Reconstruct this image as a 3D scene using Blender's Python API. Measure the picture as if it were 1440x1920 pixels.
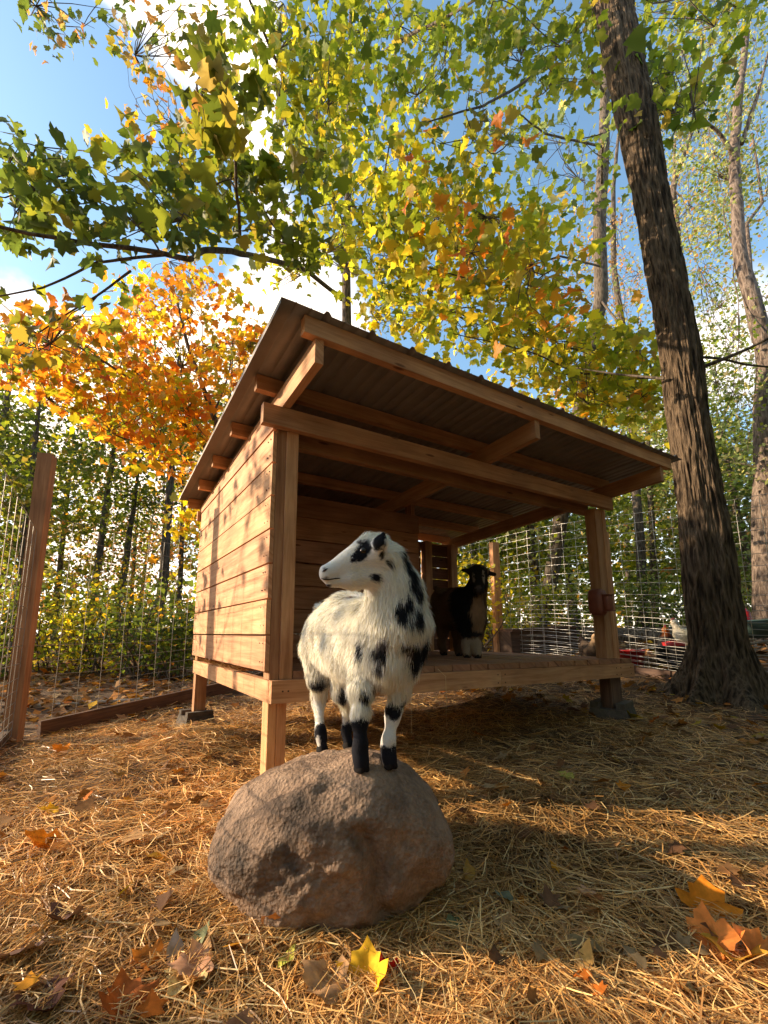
import bpy, bmesh, math, random
import numpy as np
from mathutils import Vector, Matrix
from mathutils.bvhtree import BVHTree
for o in list(bpy.data.objects): bpy.data.objects.remove(o)
S = bpy.context.scene; COL = S.collection
rng = np.random.default_rng(7); random.seed(7)
R_ = math.radians

# ------------------------------------------------------------ camera, sky, sun, exposure
CAM = np.array([-.7187, -2.0599, .7938]); YAW, PIT, ROL = R_(59.9), R_(9.32), R_(.28)
FPX, PX, PY = 823.78, 668.27, 1055.35
cF = np.array([math.cos(YAW)*math.cos(PIT), math.sin(YAW)*math.cos(PIT), math.sin(PIT)])
cR = np.array([math.sin(YAW), -math.cos(YAW), 0.]); cU = np.cross(cR, cF)
cR, cU = math.cos(ROL)*cR+math.sin(ROL)*cU, -math.sin(ROL)*cR+math.cos(ROL)*cU
FH = np.array([math.cos(YAW), math.sin(YAW), 0.])
cd = bpy.data.cameras.new('camera'); co = bpy.data.objects.new('camera', cd); COL.objects.link(co)
cd.sensor_fit = 'AUTO'; cd.sensor_width = 36; cd.lens = 36*FPX/1920
cd.shift_x = (720-PX)/1920; cd.shift_y = (PY-960)/1920; cd.clip_start = .05; cd.clip_end = 3000
M = Matrix(((cR[0], cU[0], -cF[0], CAM[0]), (cR[1], cU[1], -cF[1], CAM[1]), (cR[2], cU[2], -cF[2], CAM[2]), (0, 0, 0, 1)))
co.matrix_world = M; S.camera = co
def P(x, y, D):                       # a point of the place seen at (x, y) of the photo, D metres ahead
    d = cF+cR*(x-PX)/FPX-cU*(y-PY)/FPX
    return CAM+d*D/(d@FH)
SUN_EL, SUN_AZ = R_(19), math.atan2(.60, -.80)
sunv = np.array([math.cos(SUN_EL)*math.cos(SUN_AZ), math.cos(SUN_EL)*math.sin(SUN_AZ), math.sin(SUN_EL)])
W = bpy.data.worlds.new('World'); S.world = W; W.use_nodes = True
nt = W.node_tree; nt.nodes.clear()
def N(nt, t, **k):
    n = nt.nodes.new(t)
    for a, v in k.items():
        if a == 'i':
            for q, w in v.items(): n.inputs[q].default_value = w
        else: setattr(n, a, v)
    return n
def L(nt, a, b): nt.links.new(a, b)
sky = N(nt, 'ShaderNodeTexSky', sky_type='NISHITA', sun_disc=False, sun_elevation=R_(24), sun_rotation=math.pi/2-SUN_AZ, air_density=1.0, dust_density=.6, ozone_density=1.6)
tc = N(nt, 'ShaderNodeTexCoord')
mp = N(nt, 'ShaderNodeMapping', i={'Scale': (1, 1, 1.7), 'Location': (.35, .1, .2)})
no = N(nt, 'ShaderNodeTexNoise', i={'Scale': 2.3, 'Detail': 9, 'Roughness': .55, 'Distortion': .2})
L(nt, tc.outputs['Generated'], mp.inputs[0]); L(nt, mp.outputs[0], no.inputs['Vector'])
def blobmask(vec, lo, hi):            # a soft round bank of cloud around one bearing
    v = Vector(vec).normalized()
    d = N(nt, 'ShaderNodeVectorMath', operation='DOT_PRODUCT'); d.inputs[1].default_value = v
    L(nt, tc.outputs['Generated'], d.inputs[0])
    m = N(nt, 'ShaderNodeMapRange', i={'From Min': lo, 'From Max': hi, 'To Min': 0, 'To Max': 1}); L(nt, d.outputs['Value'], m.inputs[0])
    return m.outputs[0]
def addn(a, b, s=1.0):
    m = N(nt, 'ShaderNodeMath', operation='MULTIPLY_ADD'); L(nt, b, m.inputs[0]); m.inputs[1].default_value = s
    if hasattr(a, 'links'): L(nt, a, m.inputs[2])
    return m.outputs[0]
acc = no.outputs['Fac']
for (x, y, lo, hi, s) in ((150, 10, .955, 1.0, .34), (430, 60, .975, 1., .2), (545, 560, .965, 1., .36), (250, 950, .90, 1., .32), (60, 560, .955, 1., .2),
                          (120, 250, .96, 1., -.32), (230, 330, .965, 1., -.25), (900, 200, .9, 1., -.2), (1350, 350, .93, 1., -.2), (1420, 560, .985, 1., .3), (1150, 900, .93, 1., .2)):
    acc = addn(acc, blobmask(P(x, y, 1)-CAM, lo, hi), s)
cr = N(nt, 'ShaderNodeMapRange', interpolation_type='SMOOTHSTEP', i={'From Min': .60, 'From Max': .80, 'To Min': 0, 'To Max': 1}); L(nt, acc, cr.inputs[0])
sep = N(nt, 'ShaderNodeSeparateXYZ'); L(nt, tc.outputs['Generated'], sep.inputs[0])
hz = N(nt, 'ShaderNodeMapRange', i={'From Min': .0, 'From Max': .32, 'To Min': .8, 'To Max': 0}); L(nt, sep.outputs['Z'], hz.inputs[0])
mx0 = N(nt, 'ShaderNodeMath', operation='MAXIMUM'); L(nt, cr.outputs[0], mx0.inputs[0]); L(nt, hz.outputs[0], mx0.inputs[1])
hs = N(nt, 'ShaderNodeHueSaturation', i={'Saturation': 1.0, 'Value': 1.65, 'Hue': .487}); L(nt, sky.outputs[0], hs.inputs['Color'])
mix = N(nt, 'ShaderNodeMix', data_type='RGBA'); mix.inputs['B'].default_value = (11.5, 9.9, 8.3, 1)
L(nt, mx0.outputs[0], mix.inputs['Factor']); L(nt, hs.outputs[0], mix.inputs['A'])
bg = N(nt, 'ShaderNodeBackground', i={'Strength': .12}); L(nt, mix.outputs['Result'], bg.inputs['Color'])
wo = N(nt, 'ShaderNodeOutputWorld'); L(nt, bg.outputs[0], wo.inputs['Surface'])
sl = bpy.data.lights.new('sun', 'SUN'); sl.energy = 5; sl.angle = R_(.5); sl.color = (1, .79, .53)
so = bpy.data.objects.new('sun', sl); COL.objects.link(so); so.rotation_euler = Vector(sunv).to_track_quat('Z', 'Y').to_euler()
S.view_settings.view_transform = 'Standard'; S.view_settings.look = 'None'; S.view_settings.exposure = .88; S.view_settings.gamma = 1
S.render.engine = 'CYCLES'
try:
    S.cycles.max_bounces = 6; S.cycles.diffuse_bounces = 4; S.cycles.transmission_bounces = 4
except Exception: pass

# ------------------------------------------------------------ helpers
def tag(o, label=None, cat=None, group=None, kind=None):
    if label: o['label'] = label
    if cat: o['category'] = cat
    if group: o['group'] = group
    if kind: o['kind'] = kind
    return o
def empty(name, loc, label=None, cat=None, group=None):
    o = bpy.data.objects.new(name, None); COL.objects.link(o); o.location = [float(v) for v in loc]; o.empty_display_size = .1
    return tag(o, label, cat, group)
def h3(ix, iy, iz, s=0):
    n = (ix*374761393+iy*668265263+iz*2147483647+s*974634777) & 0xffffffff
    n = ((n ^ (n >> 13))*1274126177) & 0xffffffff
    return ((n ^ (n >> 16)) & 0xffff)/65535.
def vn(p, s=0):                       # value noise, -1..1
    p = np.asarray(p, float); i = np.floor(p).astype(np.int64); f = p-i; f = f*f*(3-2*f); r = 0
    for a in (0, 1):
        for b in (0, 1):
            for c in (0, 1):
                w = (f[..., 0] if a else 1-f[..., 0])*(f[..., 1] if b else 1-f[..., 1])*(f[..., 2] if c else 1-f[..., 2])
                r = r+w*h3(i[..., 0]+a, i[..., 1]+b, i[..., 2]+c, s)
    return r*2-1
def fbm(p, o=4, s=0):
    r = 0; a = 1; t = 0; p = np.asarray(p, float)
    for k in range(o): r = r+a*vn(p*2**k+k*17.3, s+k); t += a; a *= .5
    return r/t
def nmesh(name, V, Fs, mat, parent=None, cols=None, uv=None, smooth=False):
    """V (n,3); Fs a list of (m,k) index arrays; cols per vertex rgb; uv per corner"""
    V = np.asarray(V, np.float32); me = bpy.data.meshes.new(name)
    if not isinstance(Fs, list): Fs = [Fs]
    Fs = [np.asarray(f, np.int32) for f in Fs if len(f)]
    li = np.concatenate([f.ravel() for f in Fs]); cnt = np.concatenate([np.full(len(f), f.shape[1], np.int32) for f in Fs])
    me.vertices.add(len(V)); me.vertices.foreach_set('co', V.ravel())
    me.loops.add(len(li)); me.loops.foreach_set('vertex_index', li)
    me.polygons.add(len(cnt)); st = np.zeros(len(cnt), np.int32); st[1:] = np.cumsum(cnt)[:-1]
    me.polygons.foreach_set('loop_start', st); me.polygons.foreach_set('loop_total', cnt)
    me.update(calc_edges=True)
    if cols is not None:
        a = me.attributes.new('Col', 'FLOAT_COLOR', 'POINT'); c = np.ones((len(V), 4), np.float32); c[:, :3] = cols; a.data.foreach_set('color', c.ravel())
    if uv is not None:
        u = me.uv_layers.new(name='grain'); u.data.foreach_set('uv', np.asarray(uv, np.float32).ravel())
    if smooth: me.polygons.foreach_set('use_smooth', np.ones(len(cnt), bool))
    me.materials.append(mat)
    o = bpy.data.objects.new(name, me); COL.objects.link(o)
    if parent is not None:
        o.parent = parent; o.matrix_parent_inverse = Matrix.Translation(-Vector(parent.location))
    return o
class MB:                             # collects boxes / tubes into one mesh, with grain uv and per-board tint
    def __init__(s): s.V = []; s.F4 = []; s.uv = []; s.C = []; s.n = 0
    def add(s, v, f, uv, tint):
        s.V.append(np.asarray(v, float)); s.F4.append(np.asarray(f)+s.n); s.uv.append(np.asarray(uv, float)); s.C.append(np.tile(np.asarray(tint, float), (len(v), 1))); s.n += len(v)
    def hexa(s, c8, tint=None, ax=None, sub=None):
        """c8: 8 corners, index = x + 2y + 4z"""
        c = np.asarray(c8, float)
        q = [(0, 2, 3, 1), (4, 5, 7, 6), (0, 1, 5, 4), (2, 6, 7, 3), (0, 4, 6, 2), (1, 3, 7, 5)]
        e = [np.linalg.norm(c[1]-c[0]), np.linalg.norm(c[2]-c[0]), np.linalg.norm(c[4]-c[0])]
        if ax is None: ax = int(np.argmax(e))
        d = (c[[1, 2, 4][ax]]-c[0]); d = d/np.linalg.norm(d)
        o1 = [i for i in (0, 1, 2) if i != ax]; a = (c[[1, 2, 4][o1[0]]]-c[0]); a /= max(1e-9, np.linalg.norm(a)); b = (c[[1, 2, 4][o1[1]]]-c[0]); b /= max(1e-9, np.linalg.norm(b))
        ou, ov = random.uniform(0, 50), random.uniform(0, 50)
        uv = []; V = []; F = []
        for k, f in enumerate(q):
            for j in f:
                r = c[j]-c[0]; V.append(c[j]); uv.append((ou+r@d, ov+r@a+r@b*1.3))
            F.append([4*k, 4*k+1, 4*k+2, 4*k+3])
        if tint is None: t = random.uniform(.82, 1.12); tint = (t, t*random.uniform(.94, 1.03), t*random.uniform(.9, 1.04))
        s.add(V, F, uv, tint)
    def box(s, lo, hi, tint=None, ax=None):
        lo = np.array(lo, float); hi = np.array(hi, float)
        s.hexa([[(lo, hi)[(i >> 0) & 1][0], (lo, hi)[(i >> 1) & 1][1], (lo, hi)[(i >> 2) & 1][2]] for i in range(8)], tint, ax)
    def beam(s, a, b, w, h, up=(0, 0, 1), tint=None):     # bar from a to b
        a = np.array(a, float); b = np.array(b, float); d = b-a; d /= np.linalg.norm(d); x = np.cross(d, up); x /= np.linalg.norm(x); z = np.cross(x, d)
        s.hexa([(a, b)[(i >> 1) & 1]+x*(w/2)*(1 if i & 1 else -1)+z*(h/2)*(1 if i & 4 else -1) for i in range(8)], tint, 1)
    def tube(s, pts, rad, n=6, tint=(1, 1, 1), closed=False):
        pts = np.asarray(pts, float); m = len(pts); rad = np.broadcast_to(rad, (m,))
        T = np.gradient(pts, axis=0); T /= np.maximum(1e-9, np.linalg.norm(T, axis=1))[:, None]
        up = np.array([0, 0, 1.]) if abs(T[0][2]) < .8 else np.array([1., 0, 0])
        X = np.cross(T, up); X /= np.maximum(1e-9, np.linalg.norm(X, axis=1))[:, None]; Y = np.cross(X, T)
        a = np.linspace(0, 2*np.pi, n, endpoint=False)
        V = pts[:, None]+rad[:, None, None]*(X[:, None]*np.cos(a)[None, :, None]+Y[:, None]*np.sin(a)[None, :, None])
        V = V.reshape(-1, 3); F = []; uv = []
        ln = np.concatenate([[0], np.cumsum(np.linalg.norm(np.diff(pts, axis=0), axis=1))])
        for i in range(m-1):
            for j in range(n):
                k = (j+1) % n; F.append([i*n+j, i*n+k, (i+1)*n+k, (i+1)*n+j]); uv += [(ln[i], j/n), (ln[i], (j+1)/n), (ln[i+1], (j+1)/n), (ln[i+1], j/n)]
        s.add(V, F, uv, tint)
        if n == 4 or True:                               # end caps
            base = s.n-len(V)
            for ring in (0, m-1):
                c = V[ring*n:(ring+1)*n]
                if n >= 4:
                    s.V.append(c.copy()); s.C.append(np.tile(np.asarray(tint, float), (n, 1)))
                    ix = np.arange(n)+s.n; ix = ix[::-1] if ring else ix; s.n += n
                    if n == 4: s.F4.append(ix[None, :]); s.uv.append(np.zeros((4, 2)))
                    else:
                        s.F4.append(np.array([[ix[0], ix[k], ix[k+1], ix[min(k+2, n-1)]] for k in range(1, n-2, 2)])); s.uv.append(np.zeros((4*len(range(1, n-2, 2)), 2)))
    def build(s, name, mat, parent=None, smooth=False):
        return nmesh(name, np.concatenate(s.V), [np.concatenate(s.F4)], mat, parent, np.concatenate(s.C), np.concatenate(s.uv), smooth)

# ------------------------------------------------------------ materials
def newmat(name):
    m = bpy.data.materials.new(name); m.use_nodes = True; t = m.node_tree
    return m, t, t.nodes['Principled BSDF']
def ramp(t, stops):
    r = t.nodes.new('ShaderNodeValToRGB'); e = r.color_ramp.elements
    while len(e) < len(stops): e.new(.5)
    for q, (p, c) in zip(e, stops): q.position = p; q.color = (*c, 1)
    return r
def mulcol(t, a, b):
    m = N(t, 'ShaderNodeMix', data_type='RGBA', blend_type='MULTIPLY'); m.inputs['Factor'].default_value = 1
    L(t, a, m.inputs['A']); L(t, b, m.inputs['B']); return m.outputs['Result']
def bump(t, b, h, st, dist=.01):
    n = N(t, 'ShaderNodeBump', i={'Strength': st, 'Distance': dist}); L(t, h, n.inputs['Height']); L(t, n.outputs[0], b.inputs['Normal']); return n
def wood(name, dark, mid, light, rough=.75, knots=True):
    m, t, b = newmat(name)
    uv = N(t, 'ShaderNodeUVMap', uv_map='grain'); at = N(t, 'ShaderNodeAttribute', attribute_name='Col')
    mp = N(t, 'ShaderNodeMapping', i={'Scale': (2.2, 26, 1)}); L(t, uv.outputs[0], mp.inputs[0])
    n1 = N(t, 'ShaderNodeTexNoise', i={'Scale': 1, 'Detail': 5, 'Roughness': .6, 'Distortion': .6}); L(t, mp.outputs[0], n1.inputs['Vector'])
    mp2 = N(t, 'ShaderNodeMapping', i={'Scale': (7, 190, 1)}); L(t, uv.outputs[0], mp2.inputs[0])
    n2 = N(t, 'ShaderNodeTexNoise', i={'Scale': 1, 'Detail': 3}); L(t, mp2.outputs[0], n2.inputs['Vector'])
    ad = N(t, 'ShaderNodeMath', operation='MULTIPLY_ADD'); ad.inputs[1].default_value = .35; L(t, n2.outputs['Fac'], ad.inputs[0]); L(t, n1.outputs['Fac'], ad.inputs[2])
    r = ramp(t, ((.42, dark), (.62, mid), (.85, light))); L(t, ad.outputs[0], r.inputs[0])
    col = mulcol(t, r.outputs[0], at.outputs['Color'])
    mp3 = N(t, 'ShaderNodeMapping', i={'Scale': (1.0, 1.0, 1)}); L(t, uv.outputs[0], mp3.inputs[0])
    n3 = N(t, 'ShaderNodeTexNoise', i={'Scale': 3.5, 'Detail': 3}); L(t, mp3.outputs[0], n3.inputs['Vector'])
    r3 = ramp(t, ((.3, (.72, .70, .68)), (.65, (1.06, 1.05, 1.04)))); L(t, n3.outputs['Fac'], r3.inputs[0]); col = mulcol(t, col, r3.outputs[0])
    if knots:
        mk = N(t, 'ShaderNodeMapping', i={'Scale': (2.6, 9.0, 1)}); L(t, uv.outputs[0], mk.inputs[0])
        vk = N(t, 'ShaderNodeTexVoronoi', i={'Scale': 1, 'Randomness': 1}); L(t, mk.outputs[0], vk.inputs['Vector'])
        rk = ramp(t, ((.0, (.22, .16, .12)), (.075, (.45, .36, .3)), (.11, (1, 1, 1)))); L(t, vk.outputs['Distance'], rk.inputs[0]); col = mulcol(t, col, rk.outputs[0])
    L(t, col, b.inputs['Base Color']); b.inputs['Roughness'].default_value = rough; bump(t, b, ad.outputs[0], .35, .004)
    return m
M_pine = wood('pine', (.36, .158, .064), (.56, .278, .132), (.70, .405, .215))
M_pdark = wood('pine_dark', (.22, .092, .042), (.36, .165, .08), (.48, .24, .125))  # darker tones than plain pine, for deck and inner walls
M_post = wood('post_wood', (.22, .11, .05), (.36, .185, .09), (.48, .27, .14))
M_old = wood('old_board', (.05, .03, .02), (.11, .06, .04), (.19, .11, .07))
M_redwood = wood('stained_board', (.09, .035, .02), (.15, .055, .03), (.2, .08, .045))
def simple(name, col, rough=.6, metal=0, var=.25, sc=8, bmp=.2, spec=None, attr=False):
    m, t, b = newmat(name); tc = N(t, 'ShaderNodeTexCoord')
    n = N(t, 'ShaderNodeTexNoise', i={'Scale': sc, 'Detail': 6, 'Roughness': .65}); L(t, tc.outputs['Object'], n.inputs['Vector'])
    r = ramp(t, ((.3, tuple(c*(1-var) for c in col)), (.7, tuple(min(1, c*(1+var)) for c in col)))); L(t, n.outputs['Fac'], r.inputs[0])
    c = r.outputs[0]
    if attr: a = N(t, 'ShaderNodeAttribute', attribute_name='Col'); c = mulcol(t, c, a.outputs['Color'])
    L(t, c, b.inputs['Base Color']); b.inputs['Roughness'].default_value = rough; b.inputs['Metallic'].default_value = metal
    if spec is not None: b.inputs['Specular IOR Level'].default_value = spec
    if bmp: bump(t, b, n.outputs['Fac'], bmp, .01)
    return m
M_roof = simple('roof_steel', (.25, .215, .19), .45, .25, .18, 5, .05)
M_wire = simple('galvanised_wire', (.52, .50, .47), .38, .75, .15, 20, 0)
M_wire_d = simple('dull_wire', (.30, .27, .24), .5, .5, .2, 20, 0)
M_conc = simple('concrete', (.095, .075, .058), .95, 0, .3, 22, .5)
M_redp = simple('red_plastic', (.55, .025, .03), .35, 0, .1, 5, 0)
M_blkr = simple('black_rubber', (.018, .02, .026), .5, 0, .3, 9, .1)
M_grnp = simple('green_plastic', (.05, .085, .075), .5, 0, .25, 6, .05)
M_feed = simple('brown_plastic', (.20, .055, .03), .5, 0, .2, 14, .1)
M_pvc = simple('grey_pipe', (.36, .33, .28), .5, 0, .2, 5, .05)
M_nail = simple('nail_steel', (.05, .04, .035), .6, .5, .1, 5, 0)
M_eye = simple('goat_eye', (.02, .012, .006), .08, 0, .2, 30, 0)
M_hoof = simple('hoof_horn', (.018, .015, .014), .85, 0, .3, 30, .2, .1)
M_paper = simple('feed_bag', (.55, .5, .42), .8, 0, .2, 12, .3)
def attr_mat(name, rough=.8, trans=0., spec=.3, tgain=1.3, var=.0, sc=60, sheen=0):
    m, t, b = newmat(name); a = N(t, 'ShaderNodeAttribute', attribute_name='Col'); c = a.outputs['Color']
    if var:
        tc = N(t, 'ShaderNodeTexCoord'); n = N(t, 'ShaderNodeTexNoise', i={'Scale': sc, 'Detail': 3}); L(t, tc.outputs['Object'], n.inputs['Vector'])
        r = ramp(t, ((.3, (1-var,)*3), (.7, (1+var*.5,)*3))); L(t, n.outputs['Fac'], r.inputs[0]); c = mulcol(t, c, r.outputs[0])
    L(t, c, b.inputs['Base Color']); b.inputs['Roughness'].default_value = rough; b.inputs['Specular IOR Level'].default_value = spec
    if trans:
        tr = N(t, 'ShaderNodeBsdfTranslucent'); g = N(t, 'ShaderNodeMix', data_type='RGBA', blend_type='MULTIPLY'); g.inputs['Factor'].default_value = 1
        g.inputs['B'].default_value = (tgain*1.05, tgain, tgain*.55, 1); L(t, c, g.inputs['A']); L(t, g.outputs['Result'], tr.inputs['Color'])
        mx = N(t, 'ShaderNodeMixShader', i={0: trans}); L(t, b.outputs[0], mx.inputs[1]); L(t, tr.outputs[0], mx.inputs[2]); L(t, mx.outputs[0], t.nodes['Material Output'].inputs['Surface'])
    return m
M_leaf = attr_mat('maple_leaf', .5, .55, .35, 2.2)
M_leafn = attr_mat('near_leaf', .45, .5, .4, 1.9, .25, 35)
M_litter = attr_mat('dead_leaf', .8, .15, .12, 1.2, .3, 50)
M_straw = attr_mat('straw', .42, .12, .5, 1.2)
M_fur = attr_mat('goat_fur', .75, .25, .2, 1.15)
M_skin = attr_mat('goat_hide', .9, 0, .1)
M_feather = attr_mat('feathers', .8, 0, .2, 1, .3, 60)
def bark(name, dark, light, su=9, sv=2.2, st=1.0):
    m, t, b = newmat(name); uv = N(t, 'ShaderNodeUVMap', uv_map='grain')
    tc = N(t, 'ShaderNodeTexCoord')
    mp = N(t, 'ShaderNodeMapping', i={'Scale': (su, su, sv)}); L(t, tc.outputs['Object'], mp.inputs[0])
    ns = N(t, 'ShaderNodeTexNoise', i={'Scale': .6, 'Detail': 3}); L(t, mp.outputs[0], ns.inputs['Vector'])
    va = N(t, 'ShaderNodeVectorMath', operation='MULTIPLY_ADD'); va.inputs[1].default_value = (1.6, 1.6, 1.6); L(t, ns.outputs['Color'], va.inputs[0]); L(t, mp.outputs[0], va.inputs[2])
    v = N(t, 'ShaderNodeTexVoronoi', feature='DISTANCE_TO_EDGE', i={'Scale': 1.3, 'Detail': 1.0}); L(t, va.outputs[0], v.inputs['Vector'])
    n = N(t, 'ShaderNodeTexNoise', i={'Scale': 3, 'Detail': 8, 'Roughness': .7}); L(t, mp.outputs[0], n.inputs['Vector'])
    mn = N(t, 'ShaderNodeMath', operation='MINIMUM'); mn.inputs[1].default_value = .22; L(t, v.outputs['Distance'], mn.inputs[0])
    ad = N(t, 'ShaderNodeMath', operation='MULTIPLY_ADD'); ad.inputs[1].default_value = -1.9; L(t, mn.outputs[0], ad.inputs[0]); L(t, n.outputs['Fac'], ad.inputs[2])
    r = ramp(t, ((.08, dark), (.32, tuple((x*.6+y*.4) for x, y in zip(dark, light))), (.60, light))); L(t, ad.outputs[0], r.inputs[0])
    L(t, r.outputs[0], b.inputs['Base Color']); b.inputs['Roughness'].default_value = .9; b.inputs['Specular IOR Level'].default_value = .2; bump(t, b, ad.outputs[0], st, .03)
    return m
M_bark = bark('ridged_bark', (.035, .023, .015), (.25, .175, .115), 14, 2.1, 1.3)
M_barks = bark('smooth_bark', (.06, .045, .035), (.20, .16, .125), 12, 3, .5)
M_barkp = bark('pale_bark', (.07, .05, .042), (.30, .225, .18), 9, 2.2, .8)
def rockmat():
    m, t, b = newmat('boulder_stone'); tc = N(t, 'ShaderNodeTexCoord')
    n1 = N(t, 'ShaderNodeTexNoise', i={'Scale': 4, 'Detail': 10, 'Roughness': .62}); L(t, tc.outputs['Object'], n1.inputs['Vector'])
    n2 = N(t, 'ShaderNodeTexNoise', i={'Scale': 60, 'Detail': 6, 'Roughness': .7}); L(t, tc.outputs['Object'], n2.inputs['Vector'])
    n3 = N(t, 'ShaderNodeTexVoronoi', i={'Scale': 95}); L(t, tc.outputs['Object'], n3.inputs['Vector'])
    r1 = ramp(t, ((.34, (.06, .038, .026)), (.46, (.24, .152, .10)), (.58, (.36, .24, .165)), (.75, (.48, .345, .25)))); L(t, n1.outputs['Fac'], r1.inputs[0])
    r2 = ramp(t, ((.3, (.62, .6, .6)), (.6, (1.05, 1.03, 1.0)), (.8, (1.35, 1.3, 1.25)))); L(t, n2.outputs['Fac'], r2.inputs[0])
    L(t, mulcol(t, r1.outputs[0], r2.outputs[0]), b.inputs['Base Color']); b.inputs['Roughness'].default_value = .72; b.inputs['Specular IOR Level'].default_value = .4
    a1 = N(t, 'ShaderNodeMath', operation='MULTIPLY_ADD'); a1.inputs[1].default_value = .5; L(t, n3.outputs['Distance'], a1.inputs[0]); L(t, n2.outputs['Fac'], a1.inputs[2])
    bump(t, b, a1.outputs[0], 1.0, .011); return m
M_rock = rockmat()
def groundmat():
    m, t, b = newmat('soil'); tc = N(t, 'ShaderNodeTexCoord')
    n1 = N(t, 'ShaderNodeTexNoise', i={'Scale': 1.2, 'Detail': 8, 'Roughness': .65}); L(t, tc.outputs['Object'], n1.inputs['Vector'])
    n2 = N(t, 'ShaderNodeTexNoise', i={'Scale': 45, 'Detail': 6, 'Roughness': .7}); L(t, tc.outputs['Object'], n2.inputs['Vector'])
    r1 = ramp(t, ((.3, (.06, .03, .014)), (.55, (.14, .075, .032)), (.75, (.24, .13, .055)))); L(t, n1.outputs['Fac'], r1.inputs[0])
    r2 = ramp(t, ((.35, (.45, .45, .45)), (.7, (1.4, 1.35, 1.3)))); L(t, n2.outputs['Fac'], r2.inputs[0])
    L(t, mulcol(t, r1.outputs[0], r2.outputs[0]), b.inputs['Base Color']); b.inputs['Roughness'].default_value = .95; bump(t, b, n2.outputs['Fac'], .8, .02); return m
M_soil = groundmat()

# ------------------------------------------------------------ ground
GC = np.array([(0, -1, 0), (-.2, -.3, 0), (0, 0, .03), (0, 1.88, .03), (-1.18, 2.15, 0), (-1.2, -1, 0), (2.8, .05, .16), (1.4, 0, .09), (1.4, 1.5, .12), (4.4, -.3, .17), (5, .3, .27), (5, 1.2, .37), (5, 3, .45),
               (6, 1.5, .57), (7.3, 1.8, .68), (8.5, 3, .75), (10, 5, .9), (12, 2, .8), (2, -1.5, .05), (3.5, -1.2, .1), (.3, -1.9, 0), (0, 5, .1), (-2, 6, .1), (3, 6, .4), (2, 10, .6), (8, 10, 1.0), (-4, 12, .5), (16, 12, 1.3), (4, 20, 1.1), (-5, 2, 0), (-3, -3, 0), (18, -3, .9)])
def gz(x, y):
    x = np.asarray(x, float); y = np.asarray(y, float); num = 0; den = 0
    for cx, cy, cz in GC:
        w = 1/((x-cx)**2+(y-cy)**2+.25)**1.6; num = num+w*cz; den = den+w
    z = num/den
    p = np.stack([x, y, x*0], -1)
    z = z+.018*fbm(p*1.6, 3, 3)+.008*fbm(p*7, 2, 9)
    for (bx, by, r, h) in ((-.12, 1.05, .34, .09), (.1, 1.6, .3, .06), (.55, .35, .3, .03), (-.75, -.15, .4, .03), (.95, -.6, .35, .03)):   # heaps of straw
        z = z+h*np.exp(-((x-bx)**2+(y-by)**2)/(2*r*r*.5))
    return z
s = np.linspace(-1, 1, 520); ax = np.sinh(s*5.0)/np.sinh(5.0)*220
gx, gy = np.meshgrid(ax+1.0, ax+.6, indexing='ij'); g_z = gz(gx, gy)
gi = np.arange(520*520).reshape(520, 520)
tag(nmesh('ground', np.stack([gx, gy, g_z], -1).reshape(-1, 3), np.stack([gi[:-1, :-1], gi[1:, :-1], gi[1:, 1:], gi[:-1, 1:]], -1).reshape(-1, 4), M_soil, smooth=True), kind='structure')

# ------------------------------------------------------------ shelter
DT = .58                                # top of the deck frame
shed = empty('goat_shelter', (1.5, .9, 0), 'open fronted timber shelter on stilts with a sloping metal roof and slatted side wall', 'shelter')
def rz(y): return 2.158-.0567*y         # underside of the metal
LX, DY = 3.05, 1.88
# side wall
w = MB(); gaps = [.622+.175*k for k in range(8)]
for k, z0 in enumerate(gaps):
    z1 = z0+.175-.010; wob = random.uniform(-.002, .002)
    t0, t1 = 1.955, 1.955-.0567*DY
    za0, za1 = z0+random.uniform(-.002, .002), z0+random.uniform(-.002, .002)
    zb0, zb1 = min(z1, t0), min(z1, t1)
    if zb1-za1 < .02: zb1 = za1+.012
    if zb0-za0 < .03: continue
    y0 = .004+random.uniform(0, .006); y1 = DY-random.uniform(0, .01)
    x1 = .0; x0 = -.022+wob
    w.hexa([(x0, y0, za0), (x1, y0, za0), (x0, y1, za1), (x1, y1, za1), (x0, y0, zb0), (x1, y0, zb0), (x0, y1, zb1), (x1, y1, zb1)], None, 1)
nb = w
for k, z0 in enumerate(gaps[:7]):
    for yy in (.045, .085, DY-.05, DY-.09):
        for dz in (.04, .13):
            if yy > 1 and z0 > 1.5: continue
            nb.tube([(-.0245, yy+random.uniform(-.01, .01), z0+dz), (-.020, yy, z0+dz)], .0032, 6, (.12, .1, .1))
wl = w.build('side_wall', M_pine, shed)
# deck frame
def part_box(name, lo, hi, mat=M_pine, tint=None, parent=shed, ax=None):
    b = MB(); b.box(lo, hi, tint, ax); return b.build(name, mat, parent)
b = MB(); b.box((-.0, -.04, DT-.104), (1.52, 0, DT), (1, .98, .95)); b.box((1.523, -.0395, DT-.104), (LX, 0, DT-.001), (.93, .9, .86))
for sx in (.055, .083, 1.49, 1.555, 2.80, 2.86, 3.0):
    for sz in ((-.05,) if sx < .1 else (-.03, -.08)): b.tube([(sx, -.0425, DT+sz), (sx, -.038, DT+sz)], .0042, 8, (.12, .1, .1))
b.build('front_joist', M_pine, shed)
part_box('side_joist', (-.002, .002, DT-.104), (.038, DY+.03, DT-.003), tint=(1.05, 1.02, 1))
part_box('back_joist', (.042, DY-.01, DT-.104), (LX, DY+.03, DT-.003))
part_box('side_joist', (LX-.04, .002, DT-.104), (LX-.002, DY-.014, DT-.003))
for k in (1, 2): part_box('cross_joist', (LX*k/3, .002, DT-.104), (LX*k/3+.04, DY-.014, DT-.003), M_pdark)
d = MB(); x = .115; e = []
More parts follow.
